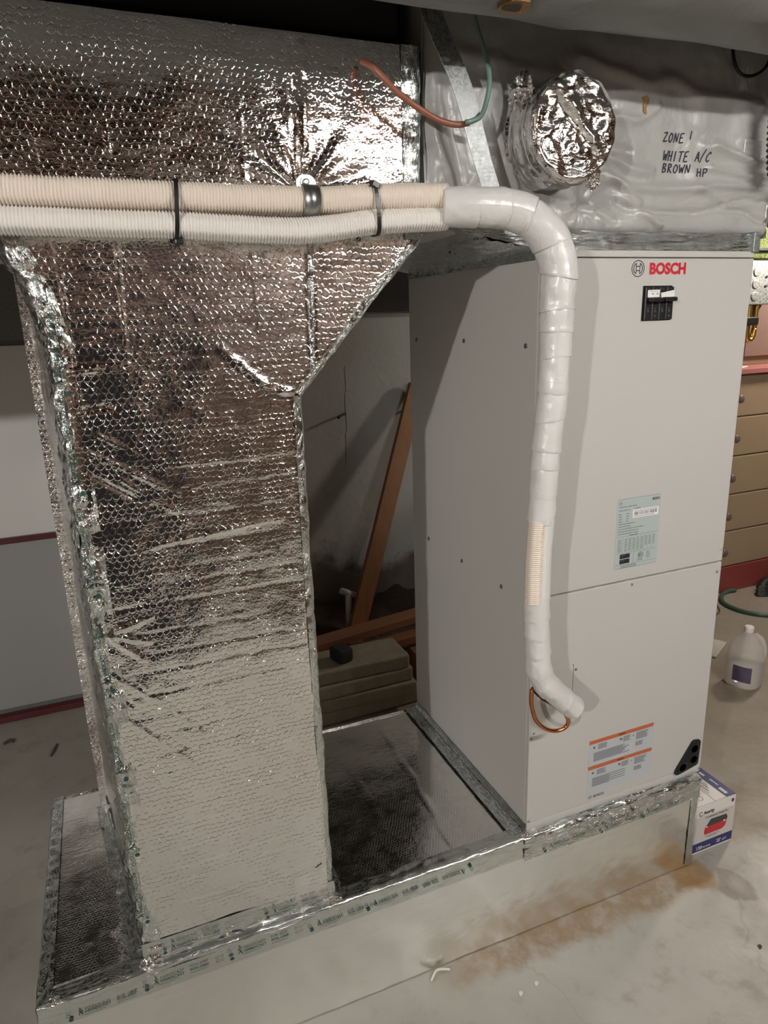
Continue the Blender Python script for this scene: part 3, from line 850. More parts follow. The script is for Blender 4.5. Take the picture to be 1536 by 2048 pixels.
flatpart('warning_print', L, (.197, -.0031, .374), 'greyink', ld)
vv_, f_ = text('WARNING', (.297, -.0034, .5365), ex, ez, .0070, .0002, width=.022)
vv2, f2 = text('WARNING', (.297, -.0034, .4555), ex, ez, .0070, .0002, width=.022)
mk('warning_lettering', *join((vv_, f_), (vv2, f2)), M['ink'], ld)
vv_, f_ = join(flat2(join(*emblem(.0062)), (.209, fy, .3625), ex, ez), text('BOSCH', (.2205, fy, .3585), ex, ez, .0112, .0004, width=.036))
mk('small_logo', vv_, f_, M['greyink'], ld)
# black three-hole drain port
def rounded(pts, r, n=6):
    out = []
    k = len(pts)
    for i in range(k):
        p0, p1, p2 = [np.array(pts[j % k], float) for j in (i - 1, i, i + 1)]
        a = (p0 - p1) / np.linalg.norm(p0 - p1); b = (p2 - p1) / np.linalg.norm(p2 - p1)
        for t in np.linspace(0, 1, n):
            out.append(tuple((1 - t) ** 2 * (p1 + a * r) + 2 * t * (1 - t) * p1 + t * t * (p1 + b * r)))
    return out
pp = rounded([(.577, .444), (.608, .438), (.605, .354), (.524, .337), (.512, .350)], .010)
part('drain_port', prism(pp, (0, -.0022, 0), ex, ez, (0, -1, 0), .004), 'port', ld, label='black rounded triangular drain port with round plugs')
for cx_, cz_ in [(.583, .414), (.584, .378), (.543, .362)]:
    v_, f_ = tube([(cx_, -.0062, cz_), (cx_, -.0085, cz_), (cx_, -.0085, cz_), (cx_, -.0066, cz_)], np.array([.0165, .0160, .0125, .0120]), 24)
    mk('port_plug', v_, f_, M['blackplastic'], ld, smooth=False)

# ================================================================== GREY SUPPLY PLENUM
pl = thing('wrapped_supply_plenum', 'grey vinyl-wrapped supply plenum with handwriting, above the air handler', 'duct plenum', (.2, .35, ZE))
PXL, PXR, PYF, PZB = -.262, .690, .012, 1.842
def pl_disp(x, z):
    d = .010 * fbm(x * 3.2, z * 3.2, 71, 2) + .0015 * ridged(x * 9 + z * 6, z * 14 - x * 2, 75, 2) + .004 * fbm(x * 12 + z * 5, z * 11 - x * 3, 72, 2)
    for a, b, wd, am, st in [((.10, 1.945), (.69, 1.955), .012, .006, .0), ((.20, 1.905), (.68, 1.885), .007, -.006, .004), ((.47, 2.045), (.69, 2.005), .008, .006, .005),
                             ((.47, 2.00), (.69, 1.975), .010, .005, 0), ((.08, 2.03), (.30, 2.10), .010, .004, 0), ((-.25, 2.05), (-.20, 1.90), .012, .006, 0),
                             ((-.22, 2.10), (-.17, 1.92), .012, -.006, 0), ((-.14, 1.98), (-.20, 1.88), .010, .005, 0), ((-.10, 2.02), (-.06, 1.90), .012, .005, 0),
                             ((.09, 1.90), (.20, 1.87), .008, -.005, 0), ((.22, 1.92), (.33, 1.87), .010, .006, 0), ((.15, 1.97), (.26, 1.92), .010, .005, 0),
                             ((.42, 1.955), (.52, 1.905), .010, .004, 0), ((.50, 1.90), (.68, 1.935), .006, -.005, .004), ((.12, 1.99), (.22, 2.02), .010, -.004, 0), ((.45, 2.04), (.60, 2.03), .02, .004, 0),
                             ((.10, 2.00), (.30, 1.98), .012, .004, 0), ((.13, 1.895), (.155, 1.865), .006, .004, 0), ((-.20, 2.16), (.05, 2.13), .02, .006, 0), ((.1, 2.17), (.6, 2.12), .02, .007, 0)]:
        wx = x + .012 * noise(x * 12, z * 12, 73); wz = z + .012 * noise(x * 12, z * 12, 74)
        dd, sd, tt = seg_d(wx, wz, a, b)
        d = d + 1.7 * am * np.exp(-(dd / (wd * .8)) ** 2) + st * sd * np.exp(-(dd / .03) ** 2) * .5
    dx, dz = x - .10, z - 1.893                     # pinned gather
    r = np.hypot(dx, dz); th = np.arctan2(dz, dx)
    d = d + .007 * np.exp(-r / .03) * np.sin(th * 8) - .008 * np.exp(-(r / .012) ** 2)
    return d
nx, nz = 190, 150
xs = np.linspace(PXL, PXR, nx)
# profile: down the front, round under, back below
prof = [(PYF, 2.50)] + [(PYF, z) for z in np.linspace(2.49, 1.865, 121)] + [(PYF + .022 * (1 - math.cos(t)), 1.865 - .022 * math.sin(t)) for t in np.linspace(.15, math.pi / 2, 8)] + [(y, PZB) for y in np.linspace(.05, .69, 20)]
prof = np.array(prof)
Xg, _ = np.meshgrid(xs, prof[:, 0], indexing='ij')
Yg = np.broadcast_to(prof[:, 0], Xg.shape); Zg = np.broadcast_to(prof[:, 1], Xg.shape)
ed = np.minimum(Xg - PXL, PXR - Xg)
fr = sstep(.06, .03, Yg)
dd_ = pl_disp(Xg, Zg) * fr - .02 * (1 - sstep(0, .03, ed)) ** 2 * fr
Pq = np.stack([Xg, Yg - dd_, Zg - (1 - fr) * .0 + .004 * noise(Xg * 9, Yg * 9, 77) * sstep(.03, .06, Yg)], -1)
v_, f_ = gridmesh(Pq)
Pq_wrap = Pq.copy()
wrap = mk('vinyl_wrap', v_, f_, M['vinyl'], pl, smooth=True)
for nm, x in (('side_wrap', PXL), ('side_wrap', PXR)):
    panel(nm, (x, .69 if x < 0 else .03, PZB), (0, -1 if x < 0 else 1, 0), (0, 0, 1), .66, .64, .02, wob(.005, 78), M['vinyl'], pl)
panel('back_wrap', (PXR, .69, PZB), (-1, 0, 0), (0, 0, 1), PXR - PXL, .64, .04, wob(.004, 79), M['vinyl'], pl)
# foil collar between cabinet and plenum (flares out to the left)
b4 = [(0, .002), (W_, .002), (W_, D_ - .004), (0, D_ - .004)]
t4 = [(-.215, .006), (W_ + .012, .006), (W_ + .012, D_ - .004), (-.215, D_ - .004)]
for k, nm in ((0, 'collar_front'), (3, 'collar_side'), (1, 'collar_side')):
    k2 = (k + 1) % 4
    A0, A1, B0, B1 = [np.array(q) for q in ((*b4[k], ZE - .001), (*b4[k2], ZE - .001), (*t4[k], PZB + .006), (*t4[k2], PZB + .006))]
    n1_, n2_ = (120, 14) if k == 0 else (110, 40)
    s, q = np.meshgrid(np.linspace(0, 1, n1_), np.linspace(0, 1, n2_), indexing='ij')
    Pq = (A0 * (1 - s[..., None]) + A1 * s[..., None]) * (1 - q[..., None]) + (B0 * (1 - s[..., None]) + B1 * s[..., None]) * q[..., None]
    N = gnormal(Pq); 
    lu, lv = np.linalg.norm(A1 - A0), np.linalg.norm(B0 - A0)
    Pq = Pq + N * (.0035 * ridged(s * lu * 10, q * lv * 40, 81 + k, 2) + .002 * fbm(s * lu * 30, q * lv * 30, 84 + k, 2))[..., None] * np.sin(np.pi * np.clip(q, .02, .98))[..., None]
    v_, f_ = gridmesh(Pq)
    mk(nm, v_, f_, M['tape'], pl, uv=np.stack([s * lu, q * lv], -1).reshape(-1, 2) + 2, smooth=True, label='crinkled foil tape collar')
strip('collar_skirt', [(-.001, .02, ZE - .002), (-.001, D_ - .01, ZE - .002)], [(-.003, 0, .004), (-.004, 0, -.016)], M['tape'], pl, crum(.0012, 88), .006)
mk('corner_bracket', *box(W_ - .012, W_ + .010, -.006, .03, ZE - .002, ZE + .045, .002), M['galv'], pl)
# round capped takeoff
CC = (.000, 2.018); CR = .0985
th = np.linspace(0, 2 * np.pi, 73)
yy = np.linspace(.04, -.098, 26)
S, A = np.meshgrid(yy, th, indexing='ij')
R_ = CR * .965 + .0035 * ridged(S * 60, np.cos(A) * 3 + 5, 91, 2) + .003 * noise(np.cos(A) * 6, np.sin(A) * 6 + S * 30, 92)
Pq = np.stack([CC[0] + R_ * np.cos(A), S, CC[1] + R_ * np.sin(A)], -1)
v_, f_ = gridmesh(Pq)
stub = mk('takeoff_collar', v_, f_, M['vinyl'], pl, smooth=True, label='round grey stub')
Pq2 = Pq[8:].copy(); Pq2[..., 0] = CC[0] + (Pq2[..., 0] - CC[0]) * 1.03; Pq2[..., 2] = CC[1] + (Pq2[..., 2] - CC[1]) * 1.03
half = Pq2[:, 20:52]
v_, f_ = gridmesh(half)
uvv = np.stack(np.meshgrid(np.linspace(0, .13, half.shape[0]), np.linspace(0, .3, half.shape[1]), indexing='ij'), -1).reshape(-1, 2) + 2
mk('foil_side_wrap', v_, f_, M['crumple'], stub, uv=uvv, smooth=True)
rr = np.linspace(0.001, 1, 34)
S, A = np.meshgrid(rr, th, indexing='ij')
xx, zz = S * np.cos(A), S * np.sin(A)
dsp = .004 * fbm(xx * 2.6, zz * 2.6, 95, 3) + .0035 * ridged(xx * 2.2 + zz, zz * 3 - xx, 96, 2)
bar = np.exp(-(((xx * .72 + zz * .70) - .12) / .10) ** 2)
dsp = dsp + .006 * bar - .006 * np.exp(-(((xx * .72 + zz * .70) - .02) / .07) ** 2)
edge = sstep(.9, 1, S)
Pq = np.stack([CC[0] + xx * CR * (1 + .02 * noise(A * 3, A * 0, 97) * edge), -.102 - dsp * (1 - edge * .6) + .008 * edge, CC[1] + zz * CR * (1 + .02 * noise(A * 3, A * 0, 97) * edge)], -1)
v_, f_ = gridmesh(Pq)
mk('foil_cap', v_, f_, M['crumple'], stub, uv=np.stack([xx * .1, zz * .1], -1).reshape(-1, 2) + 1, smooth=True, label='round crumpled silver foil cap')
crumple('foil_gather', (-.085, -.035, 2.092), .016, .030, .030, 9, stub)
crumple('foil_gather', (.052, -.09, 1.935), .018, .012, .018, 10, stub)
WY = Pq_wrap[:, 1:122, 1]; WZ = prof[1:122, 1]
def surf_y(x, z):
    fx = (x - PXL) / (PXR - PXL) * (nx - 1); i = int(min(max(fx, 0), nx - 2)); fx -= i
    fz = (WZ[0] - z) / (WZ[0] - WZ[-1]) * (len(WZ) - 1); j = int(min(max(fz, 0), len(WZ) - 2)); fz -= j
    y = (WY[i, j] * (1 - fx) + WY[i + 1, j] * fx) * (1 - fz) + (WY[i, j + 1] * (1 - fx) + WY[i + 1, j + 1] * fx) * fz
    return float(y) - .0012
# torn slit showing fibreglass
tear = rounded([(.236, 2.128), (.250, 2.137), (.268, 2.118), (.262, 2.098), (.266, 2.080), (.256, 2.090), (.252, 2.112)], .003, 3)
part('torn_insulation', prism(tear, (0, surf_y(.255, 2.105) - .001, 0), ex, ez, (0, 1, 0), .014), 'fibre', pl, label='torn slit showing brown fibreglass')
# handwriting as marker strokes on the wrap
GL = {'Z': [[(0, .9), (.75, 1), (.1, .1), (.1, .02), (.85, .12)]], 'O': [[(.4, .95), (.1, .6), (.15, .15), (.5, 0), (.85, .35), (.8, .8), (.4, .95)]],
      'N': [[(.1, 0), (.15, 1), (.75, .05), (.85, 1)]], 'E': [[(.8, 1), (.15, .95), (.1, 0), (.85, .05)], [(.12, .5), (.65, .55)]], '1': [[(.45, 1), (.4, 0)]],
      'W': [[(0, 1), (.2, 0), (.5, .7), (.72, 0), (1, 1)]], 'H': [[(.12, 1), (.08, 0)], [(.8, 1), (.75, 0)], [(.1, .5), (.78, .55)]], 'I': [[(.4, 1), (.38, 0)]],
      'T': [[(0, .95), (.95, 1)], [(.5, .97), (.45, 0)]], 'A': [[(0, 0), (.45, 1), (.9, 0)], [(.15, .35), (.75, .4)]], '/': [[(0, -.1), (.55, 1.25)]], 'C': [[(.85, .85), (.5, 1), (.1, .6), (.12, .2), (.45, 0), (.85, .2)]],
      'B': [[(.1, 0), (.12, 1), (.6, .95), (.7, .75), (.2, .52), (.75, .4), (.7, .1), (.1, 0)]], 'R': [[(.1, 0), (.12, 1), (.65, .95), (.7, .7), (.15, .5), (.85, 0)]], 'P': [[(.12, 0), (.15, 1), (.7, .95), (.8, .7), (.6, .5), (.15, .48)]],
      ' ': []}
HW = []
def write(s, x0, x1, z, h, slope=0.0):
    n = len(s); wch = (x1 - x0) / n
    for i, ch in enumerate(s):
        for st in GL[ch]:
            pts = [(x0 + wch * (i + .82 * p[0]) + .12 * h * p[1], z + slope * (x0 + wch * i - x0) + h * p[1]) for p in st]
            p3, _ = resample([(px_, 0, pz_) for px_, pz_ in pts], 6 * len(pts), smooth=False)
            p3[:, 1] = [surf_y(a, b) for a, b in zip(p3[:, 0], p3[:, 2])]
            HW.append(tube(p3, .0013, 5))
write('ZONE', .322, .383, 2.038, .0195); write('1', .394, .406, 2.046, .017)
write('WHITE', .327, .400, 2.000, .021); write('A/C', .418, .462, 2.002, .020)
write('BROWN', .328, .408, 1.976, .0185); write('HP', .424, .458, 1.970, .0175)
part('handwriting', join(*HW), 'marker', pl, label='black marker handwriting')
mk('vinyl_patch', *rot(box(.555, .612, surf_y(.58, 2.03) - .0015, surf_y(.58, 2.03) + .004, 2.003, 2.056, .003), (.58, 0, 2.03), 'Y', .06), M['vinyl'], pl)

# ================================================================== LINE SET (insulated refrigerant pipes)
ls = thing('insulated_line_set', 'white taped refrigerant line set crossing the foil duct and dropping past the cabinet', 'pipe', (-.05, -.095, .70))
def sleeve(name, pts, r, mat, rows, seed, n=None, rib=.0055, amp=.0016):
    _, s = resample(pts, 10)
    n = int(s[-1] / (rib / 4.0)) + 1
    p3, s = resample(pts, n)
    def rf(S, TH):
        q = np.zeros_like(S)
        flat = np.zeros_like(S)
        for a in rows:                              # plain seams between the embossed rows
            flat = np.maximum(flat, np.exp(-((np.angle(np.exp(1j * (TH - a)))) / .13) ** 2))
        return amp * np.sin(2 * np.pi * S / rib + .8 * np.sin(TH * 3)) * (1 - flat) - .0012 * flat + .0006 * noise(S * 20, TH, seed)
    v, f = tube(p3, r, 30, rfun=rf, svals=s)
    return mk(name, v, f, M[mat], ls, smooth=True)
sleeve('beige_sleeve', [(-1.75, -.026, 1.900), (-1.2, -.026, 1.892), (-1.02, -.026, 1.885), (-.76, -.024, 1.884), (-.52, -.022, 1.884), (-.40, -.032, 1.892), (-.255, -.045, 1.896)], .0235, 'beige', (.35, -.5, 1.2), 1)
sleeve('white_sleeve', [(-1.75, -.028, 1.855), (-1.2, -.028, 1.847), (-1.02, -.028, 1.841), (-.76, -.030, 1.838), (-.60, -.034, 1.832), (-.50, -.034, 1.836), (-.40, -.036, 1.850), (-.255, -.045, 1.858)], .0215, 'whitesleeve', (.2, -.9, 1.0), 2)
# taped run: each turn of tape a band of its own
run = [(-.262, -.047, 1.877), (-.20, -.068, 1.876), (-.140, -.072, 1.874), (-.094, -.078, 1.862), (-.064, -.090, 1.836), (-.040, -.096, 1.800), (-.029, -.099, 1.755), (-.030, -.100, 1.701), (-.031, -.100, 1.601), (-.035, -.100, 1.498),
       (-.045, -.099, 1.392), (-.049, -.098, 1.281), (-.052, -.096, 1.215), (-.052, -.092, 1.139), (-.051, -.090, 1.042), (-.047, -.089, .97), (-.043, -.089, .914), (-.036, -.090, .856), (-.012, -.091, .812), (.034, -.090, .765), (.070, -.089, .730)]
NP = 1500
rp3, rs_ = resample(run, NP)
Ltot = rs_[-1]
def rad(s):
    return np.interp(s / Ltot, [0, .10, .2, .3, .5, .62, .72, .85, .90, 1], [.0365, .037, .0385, .0325, .030, .0285, .029, .0285, .0285, .027])
def s_at(z0):
    i = np.argmin(np.abs(rp3[:, 2] - z0) + (rs_ < .3) * 9)
    return rs_[i]
core_v, core_f = tube(rp3[::6], rad(rs_[::6]) - .003, 20)
mk('pipe_core', core_v, core_f, M['whitesleeve'], ls, smooth=True)
sA, sB = s_at(1.232), s_at(1.050)
bands = []
rb = random.Random(5)
s = 0.0
while s < Ltot - .01:
    e = s + rb.uniform(.040, .070)
    if s < sA < e + .012: e = sA
    if not (sA <= s < sB): bands.append((s, min(e, Ltot)))
    s = e if not (abs(e - sA) < 1e-6) else sB
for k, (a, b) in enumerate(bands):
    a2 = max(0, a - .008); m = max(6, int((b - a2) / .0035))
    tt = np.linspace(a2, b, m)
    pp3 = np.stack([np.interp(tt, rs_, rp3[:, i]) for i in range(3)], -1)
    tilt = rb.uniform(-.010, .010); ph = rb.uniform(0, 6.28)
    r0 = rad(tt) + np.linspace(-.0008, .0020, m)
    # tilt the band by shearing rings along the pipe
    pth, T, N, B = frames(pp3)
    # consistent frame: reuse global reference direction
    th_ = np.linspace(0, 2 * np.pi, 41)
    S, TH = np.meshgrid(tt, th_, indexing='ij')
    lim = np.minimum(S - a2, b - S)
    sh = tilt * np.cos(TH - ph) * np.clip((S - a2) / .02, 0, 1)
    if k == len(bands) - 1: sh *= 0
    bend = .0022 if .16 < a / Ltot < .30 or a / Ltot > .84 else .0009
    R = r0[:, None] + bend * ridged(S * 22, np.cos(TH) * 1.6 + k, 100 + k, 2) * .6 + .0009 * noise(S * 60, np.sin(TH) * 3 + k, 130 + k) - .0008 * np.exp(-(lim / .0016) ** 2)
    base3 = np.stack([np.interp(S + sh, rs_, rp3[:, i]) for i in range(3)], -1)
    Pq = base3 + R[..., None] * (np.cos(TH)[..., None] * N[:, None, :] + np.sin(TH)[..., None] * B[:, None, :])
    v_, f_ = gridmesh(Pq)
    mk('tape_turn', v_, f_, M['wtape'], ls, smooth=True)
# end disc of the taped stub
pe, Te = rp3[-1], rp3[-1] - rp3[-8]
Te = Te / np.linalg.norm(Te)
v_, f_ = tube([pe - Te * .004, pe - Te * .0005, pe + Te * .001], np.array([.0262, .0262, .020]), 24)
mk('tape_end', v_, f_, M['wtape'], ls, smooth=False)
# untaped window: ribbed sleeve showing on the left side
win = [tuple(np.array([np.interp(q, rs_, rp3[:, i]) for i in range(3)]) + np.array([-.016, -.010, 0])) for q in np.linspace(sA - .006, sB + .006, 6)]
sleeve('beige_sleeve', win, .0185, 'beige', (.5, -.4, 1.5), 3, rib=.0048)
win2 = [tuple(np.array([np.interp(q, rs_, rp3[:, i]) for i in range(3)]) + np.array([.008, -.004, 0])) for q in np.linspace(sA - .006, sB + .006, 6)]
v_, f_ = tube(resample(win2, 60)[0], .0215, 24, rfun=lambda S, TH: .0007 * noise(S * 30, TH * 2, 9))
mk('white_sleeve', v_, f_, M['wtape'], ls, smooth=True)
# copper loop
loop = [(-.044, -.072, .800), (-.044, -.071, .782), (-.042, -.070, .757), (-.028, -.070, .712), (0, -.070, .680), (.033, -.070, .664), (.060, -.072, .668), (.066, -.074, .688), (.051, -.070, .716), (.027, -.060, .738), (.006, -.050, .752)]
v_, f_ = tube(resample(loop, 80)[0], .0052, 14)
mk('copper_loop', v_, f_, M['copper'], ls, smooth=True, label='bent copper tube')
v_, f_ = tube(resample([(.052, -.0702, .7145), (.027, -.060, .738), (.004, -.048, .754)], 20)[0], .0068, 12)
mk('brazed_joint', v_, f_, M['copper_dark'], ls, smooth=True, label='dark brazed copper joint')
v_, f_ = tube([(.004, -.050, .754), (.004, -.0055, .756)], .006, 12)
mk('stub_pipe', v_, f_, M['copper_dark'], ls, smooth=True)
v_, f_ = tube([(.07, -.085, .728), (.085, -.045, .712), (.09, -.0055, .705)], .011, 14)
mk('suction_stub', v_, f_, M['copper'], ls, smooth=True)
# cable ties around both sleeves
def tie(x, zt, zb, yc, lean):
    h = (zt - zb) / 2; zc = (zt + zb) / 2; wy = .0265
    th_ = np.linspace(0, 2 * np.pi, 49)[:-1]
    pts = np.array([(x + lean * math.sin(a), yc - wy * np.sign(math.cos(a)) * abs(math.cos(a)) ** .55, zc + (h + .0015) * np.sign(math.sin(a)) * abs(math.sin(a)) ** .8) for a in th_])
    out = []; n = len(pts)
    ctr = np.array([x, yc, zc])
    V = []; Fc = []
    for i, p in enumerate(pts):
        d = (p - ctr); d[0] = 0; d /= np.linalg.norm(d)
        for sx_, sr in ((-.0035, 0), (.0035, 0), (.0035, .0018), (-.0035, .0018)):
            V.append(p + d * sr + np.array([sx_, 0, 0]))
    for i in range(n):
        j = (i + 1) % n
        for k in range(4):
            k2 = (k + 1) % 4
            Fc.append([i * 4 + k, i * 4 + k2, j * 4 + k2, j * 4 + k])
    return np.array(V), Fc
t1 = mk('cable_tie', *tie(-.760, 1.9085, 1.816, -.028, .004), M['tie'], ls, label='black cable tie')
mk('tie_head', *box(-.767, -.752, -.042, -.022, 1.807, 1.818, .002), M['tie'], t1)
t2 = mk('cable_tie', *tie(-.402, 1.917, 1.828, -.034, -.004), M['tie'], ls, label='black cable tie')
mk('tie_head', *rot(box(-.412, -.396, -.058, -.044, 1.905, 1.917, .002), (-.404, -.05, 1.91), 'Y', .5), M['tie'], t2)

# clamp holding the upper sleeve
cl = thing('pipe_clamp', 'small galvanised strap clamp screwed to the foil duct above the beige sleeve', 'clamp', (-.52, -.02, 1.86))
a_ = np.linspace(math.radians(100), math.radians(285), 22)
rc = .0258
inner = [(-.0235 - rc * -math.cos(q) * 1.0 if False else -.0235 + rc * math.cos(q), 1.884 + rc * math.sin(q)) for q in a_]
n_ = len(inner)
Vc = []; Fcc = []
for q, (y_, z_) in zip(a_, inner):
    for ro, xx_ in ((0, -.537), (0, -.507), (.002, -.507), (.002, -.537)):
        Vc.append((xx_, y_ + ro * math.cos(q), z_ + ro * math.sin(q)))
for i in range(n_ - 1):
    for k in range(4): Fcc.append([i * 4 + k, i * 4 + (k + 1) % 4, (i + 1) * 4 + (k + 1) % 4, (i + 1) * 4 + k])
mk('strap', Vc, Fcc, M['steel_dark'], cl, smooth=True)
tabp = rounded([(-.540, 1.903), (-.505, 1.903), (-.503, 1.918), (-.512, 1.930), (-.534, 1.930), (-.543, 1.918)], .008, 5)
mk('tab', *prism(tabp, (0, -.012, 0), ex, ez, (0, -1, 0), .0025), M['steel_dark'], cl)
v_, f_ = tube([(-.524, -.0145, 1.917), (-.524, -.0165, 1.917), (-.524, -.0165, 1.917), (-.524, -.021, 1.917), (-.524, -.022, 1.917)], np.array([.0095, .0095, .0058, .0055, .0035]), 16)
mk('screw', v_, f_, M['steel_dark'], cl, smooth=False)

# ================================================================== OVERHEAD ROUND DUCT
DY, DZ, DR = -.227, 2.348, .2
n = 220
xs = np.linspace(-2.2, 2.6, n); th = np.linspace(0, 2 * np.pi, 73)
S, A = np.meshgrid(xs, th, indexing='ij')
R_ = DR + .006 * fbm(S * 4, np.cos(A) * 2 + np.sin(A), 141, 2) + .0045 * ridged(S * 3 + A * 1.5, A * 2 - S * 1.2, 142, 2) * .6
R_ = R_ - .03 * np.exp(-((S - (-.225)) / .03) ** 2 - ((np.angle(np.exp(1j * (A - math.radians(268)))) / .10) ** 2))
Pq = np.stack([S, DY + R_ * np.cos(A), DZ + R_ * np.sin(A)], -1)
v_, f_ = gridmesh(Pq)
t = NT('shaded_grey_vinyl')  # the grey vinyl again, darkened: underside shade put into the colour
M['vinyl_shaded'] = t.set(t.mix(t.noise(t.coord(), 5, 3), (.165, .168, .16), (.205, .205, .195)), .42, 0.0, t.bump(t.noise(t.coord(), 14, 3, .5, .8), .004))
od = thing('overhead_round_duct', 'grey vinyl-wrapped round duct hanging along the top of the picture', 'duct', (.2, DY, DZ - DR))
mk('vinyl_wrap', v_, f_, M['vinyl_shaded'], od, smooth=True)
hole = [(-.225 + .024 * math.cos(q) * (1 + .2 * math.sin(3 * q)), .028 * math.sin(q) * (1 + .25 * math.cos(2 * q))) for q in np.linspace(0, 2 * math.pi, 20)[:-1]]
ang = math.radians(268)
nv = np.array([0, math.cos(ang), math.sin(ang)]); tv = np.array([0, -math.sin(ang), math.cos(ang)])
O_ = np.array([0, DY, DZ]) + nv * (DR - .012)
v_, f_ = prism([(p[0], p[1]) for p in hole], O_, (1, 0, 0), tv, nv, .014)
mk('torn_insulation', v_, f_, M['fibre'], od, label='torn hole showing brown fibreglass')
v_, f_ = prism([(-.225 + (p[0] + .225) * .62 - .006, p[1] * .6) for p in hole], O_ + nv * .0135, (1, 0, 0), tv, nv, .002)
mk('hole_shade', v_, f_, M['debrisdark'], od)  # dark plate standing for the shade inside the torn hole

# hanger strap
sp1 = [(-.290, -.022, 2.285), (-.272, -.034, 2.20), (-.225, -.055, 2.085), (-.185, -.060, 1.965), (-.166, -.066, 1.905), (-.160, -.06, 1.86)]
p3, s3 = resample(sp1, 60)
wd = np.interp(s3 / s3[-1], [0, .5, 1], [.023, .022, .0165])
tw = np.interp(s3 / s3[-1], [0, .6, 1], [.1, .0, -.25])
V = []; Fc = []
for p, a, b in zip(p3, wd, tw):
    dirx = np.array([math.cos(b), math.sin(b), 0]) * .96 + np.array([0, 0, .15])
    nn = np.array([-math.sin(b), math.cos(b), 0])
    for sx_, t_ in ((-1, 0), (1, 0), (1, .0014), (-1, .0014)):
        V.append(p + dirx * a * sx_ + nn * t_)
for i in range(len(p3) - 1):
    for k in range(4): Fc.append([i * 4 + k, i * 4 + (k + 1) % 4, (i + 1) * 4 + (k + 1) % 4, (i + 1) * 4 + k])
hs = mk('hanger_strap', V, Fc, M['galv'], None, smooth=False)
tag(hs, 'flat galvanised steel hanger strap slanting down to the taped pipe', 'strap')
# cables
v_, f_ = tube(resample([(-.40, .0, 2.125), (-.391, -.035, 2.104), (-.349, -.05, 2.063), (-.289, -.055, 2.030), (-.250, -.056, 2.020), (-.222, -.056, 2.021), (-.213, -.056, 2.0235)], 60)[0], .0058, 10)
tag(mk('brown_cable', v_, f_, M['browncable'], None, smooth=True), 'reddish-brown cable sagging in front of the foil duct corner', 'cable')
v_, f_ = tube(resample([(-.20, -.022, 2.30), (-.186, -.030, 2.21), (-.172, -.045, 2.15), (-.167, -.056, 2.10), (-.176, -.058, 2.058), (-.192, -.067, 2.034), (-.210, -.069, 2.025), (-.225, -.068, 2.021)], 60)[0], .0046, 10)
tag(mk('green_cable', v_, f_, M['greencable'], None, smooth=True), 'grey-green cable hanging down beside the galvanised hanger strap', 'cable')
v_, f_ = tube(resample([(.468, -.015, 2.30), (.473, -.015, 2.235), (.480, -.02, 2.195), (.505, -.02, 2.176), (.545, -.02, 2.180), (.578, -.02, 2.205), (.588, -.02, 2.26)], 60)[0], .0036, 8)
tag(mk('hanging_wire', v_, f_, M['tie'], None, smooth=True), 'thin black wire hanging in a loop in the dark upper right corner', 'wire')
# black flexible conduit at the right edge
cp3, cs = resample([(.660, -.045, 2.30), (.602, -.050, 2.18), (.592, -.055, 2.08), (.606, -.050, 2.0), (.625, -.045, 1.965)], 260)
v_, f_ = tube(cp3, .022, 16, rfun=lambda S, TH: .0022 * np.sin(S * 2 * np.pi / .012), svals=cs)
tag(mk('black_conduit', v_, f_, M['blackplastic'], None, smooth=True), 'ribbed black flexible conduit hanging at the right edge of the grey plenum', 'conduit')

# ================================================================== CARTON
bx0, bx1, by0, by1, bh = .632, .8005, .006, .164, .178
ct = thing('pump_carton', 'white and blue cardboard carton with a red pump picture beside the foil box', 'box', ((bx0 + bx1) / 2, (by0 + by1) / 2, 0))
mk('carton', *box(bx0, bx1, by0, by1, 0.001, bh, .001, 1), M['boxwhite'], ct)
yf = by0 - .0006
def fp(name, parts, O, mat, uy=ez, ux=ex, label=None):
    v_, f_ = flat2(join(*parts), O, ux, uy); return mk(name, v_, f_, M[mat], ct, label=label)
cw = bx1 - bx0
fp('front_print', [rect(0, cw, .0405, .138)], (bx0, yf, 0), 'boxgrey')
fp('front_band', [rect(0, cw, .0075, .0405)], (bx0, yf, 0), 'boxblue')
yf2 = yf - .0005
fp('pump_picture', [(np.array([(.043, .071, 0), (.048, .064, 0), (.120, .064, 0), (.134, .074, 0), (.137, .093, 0), (.046, .092, 0)]), [[0, 1, 2, 3, 4, 5]])], (bx0, yf2, 0), 'carred')
fp('pump_picture_top', [(np.array([(.046, .092, 0), (.137, .093, 0), (.140, .103, 0), (.133, .116, 0), (.068, .118, 0), (.055, .102, 0)]), [[0, 1, 2, 3, 4, 5]])], (bx0, yf2, 0), 'cardgrey')
fp('pump_fitting', [rect(.049, .056, .0905, .095), rect(.122, .131, .090, .096)], (bx0, yf2 - .0004, 0), 'white')
def ft(body, x, z, size, mat, wd, bold=.0002):
    v_, f_ = text(body, (bx0 + x, yf2 - .0002, z), ex, ez, size, bold, width=wd); mk('carton_lettering', v_, f_, M[mat], ct)
ft('Asurity', .034, .144, .0175, 'ink', .046, .0004)
fp('carton_emblem', [ring2(.024, .149, .0062, .0085, 20, math.radians(60), math.radians(330))], (bx0, yf2, 0), 'ink')
fp('shield_emblem', [(np.array([(.150, .166, 0), (.150, .157, 0), (.155, .152, 0), (.160, .157, 0), (.160, .166, 0)]), [[0, 1, 2, 3, 4]])], (bx0, yf2, 0), 'boxblue')
ft('Condensate Pump Pro', .042, .1265, .0100, 'ink', .098, .0001)
fp('caption_print', [rect(.050, .110, .056, .0580), rect(.060, .100, .0505, .0523)], (bx0, yf2, 0), 'greyink')
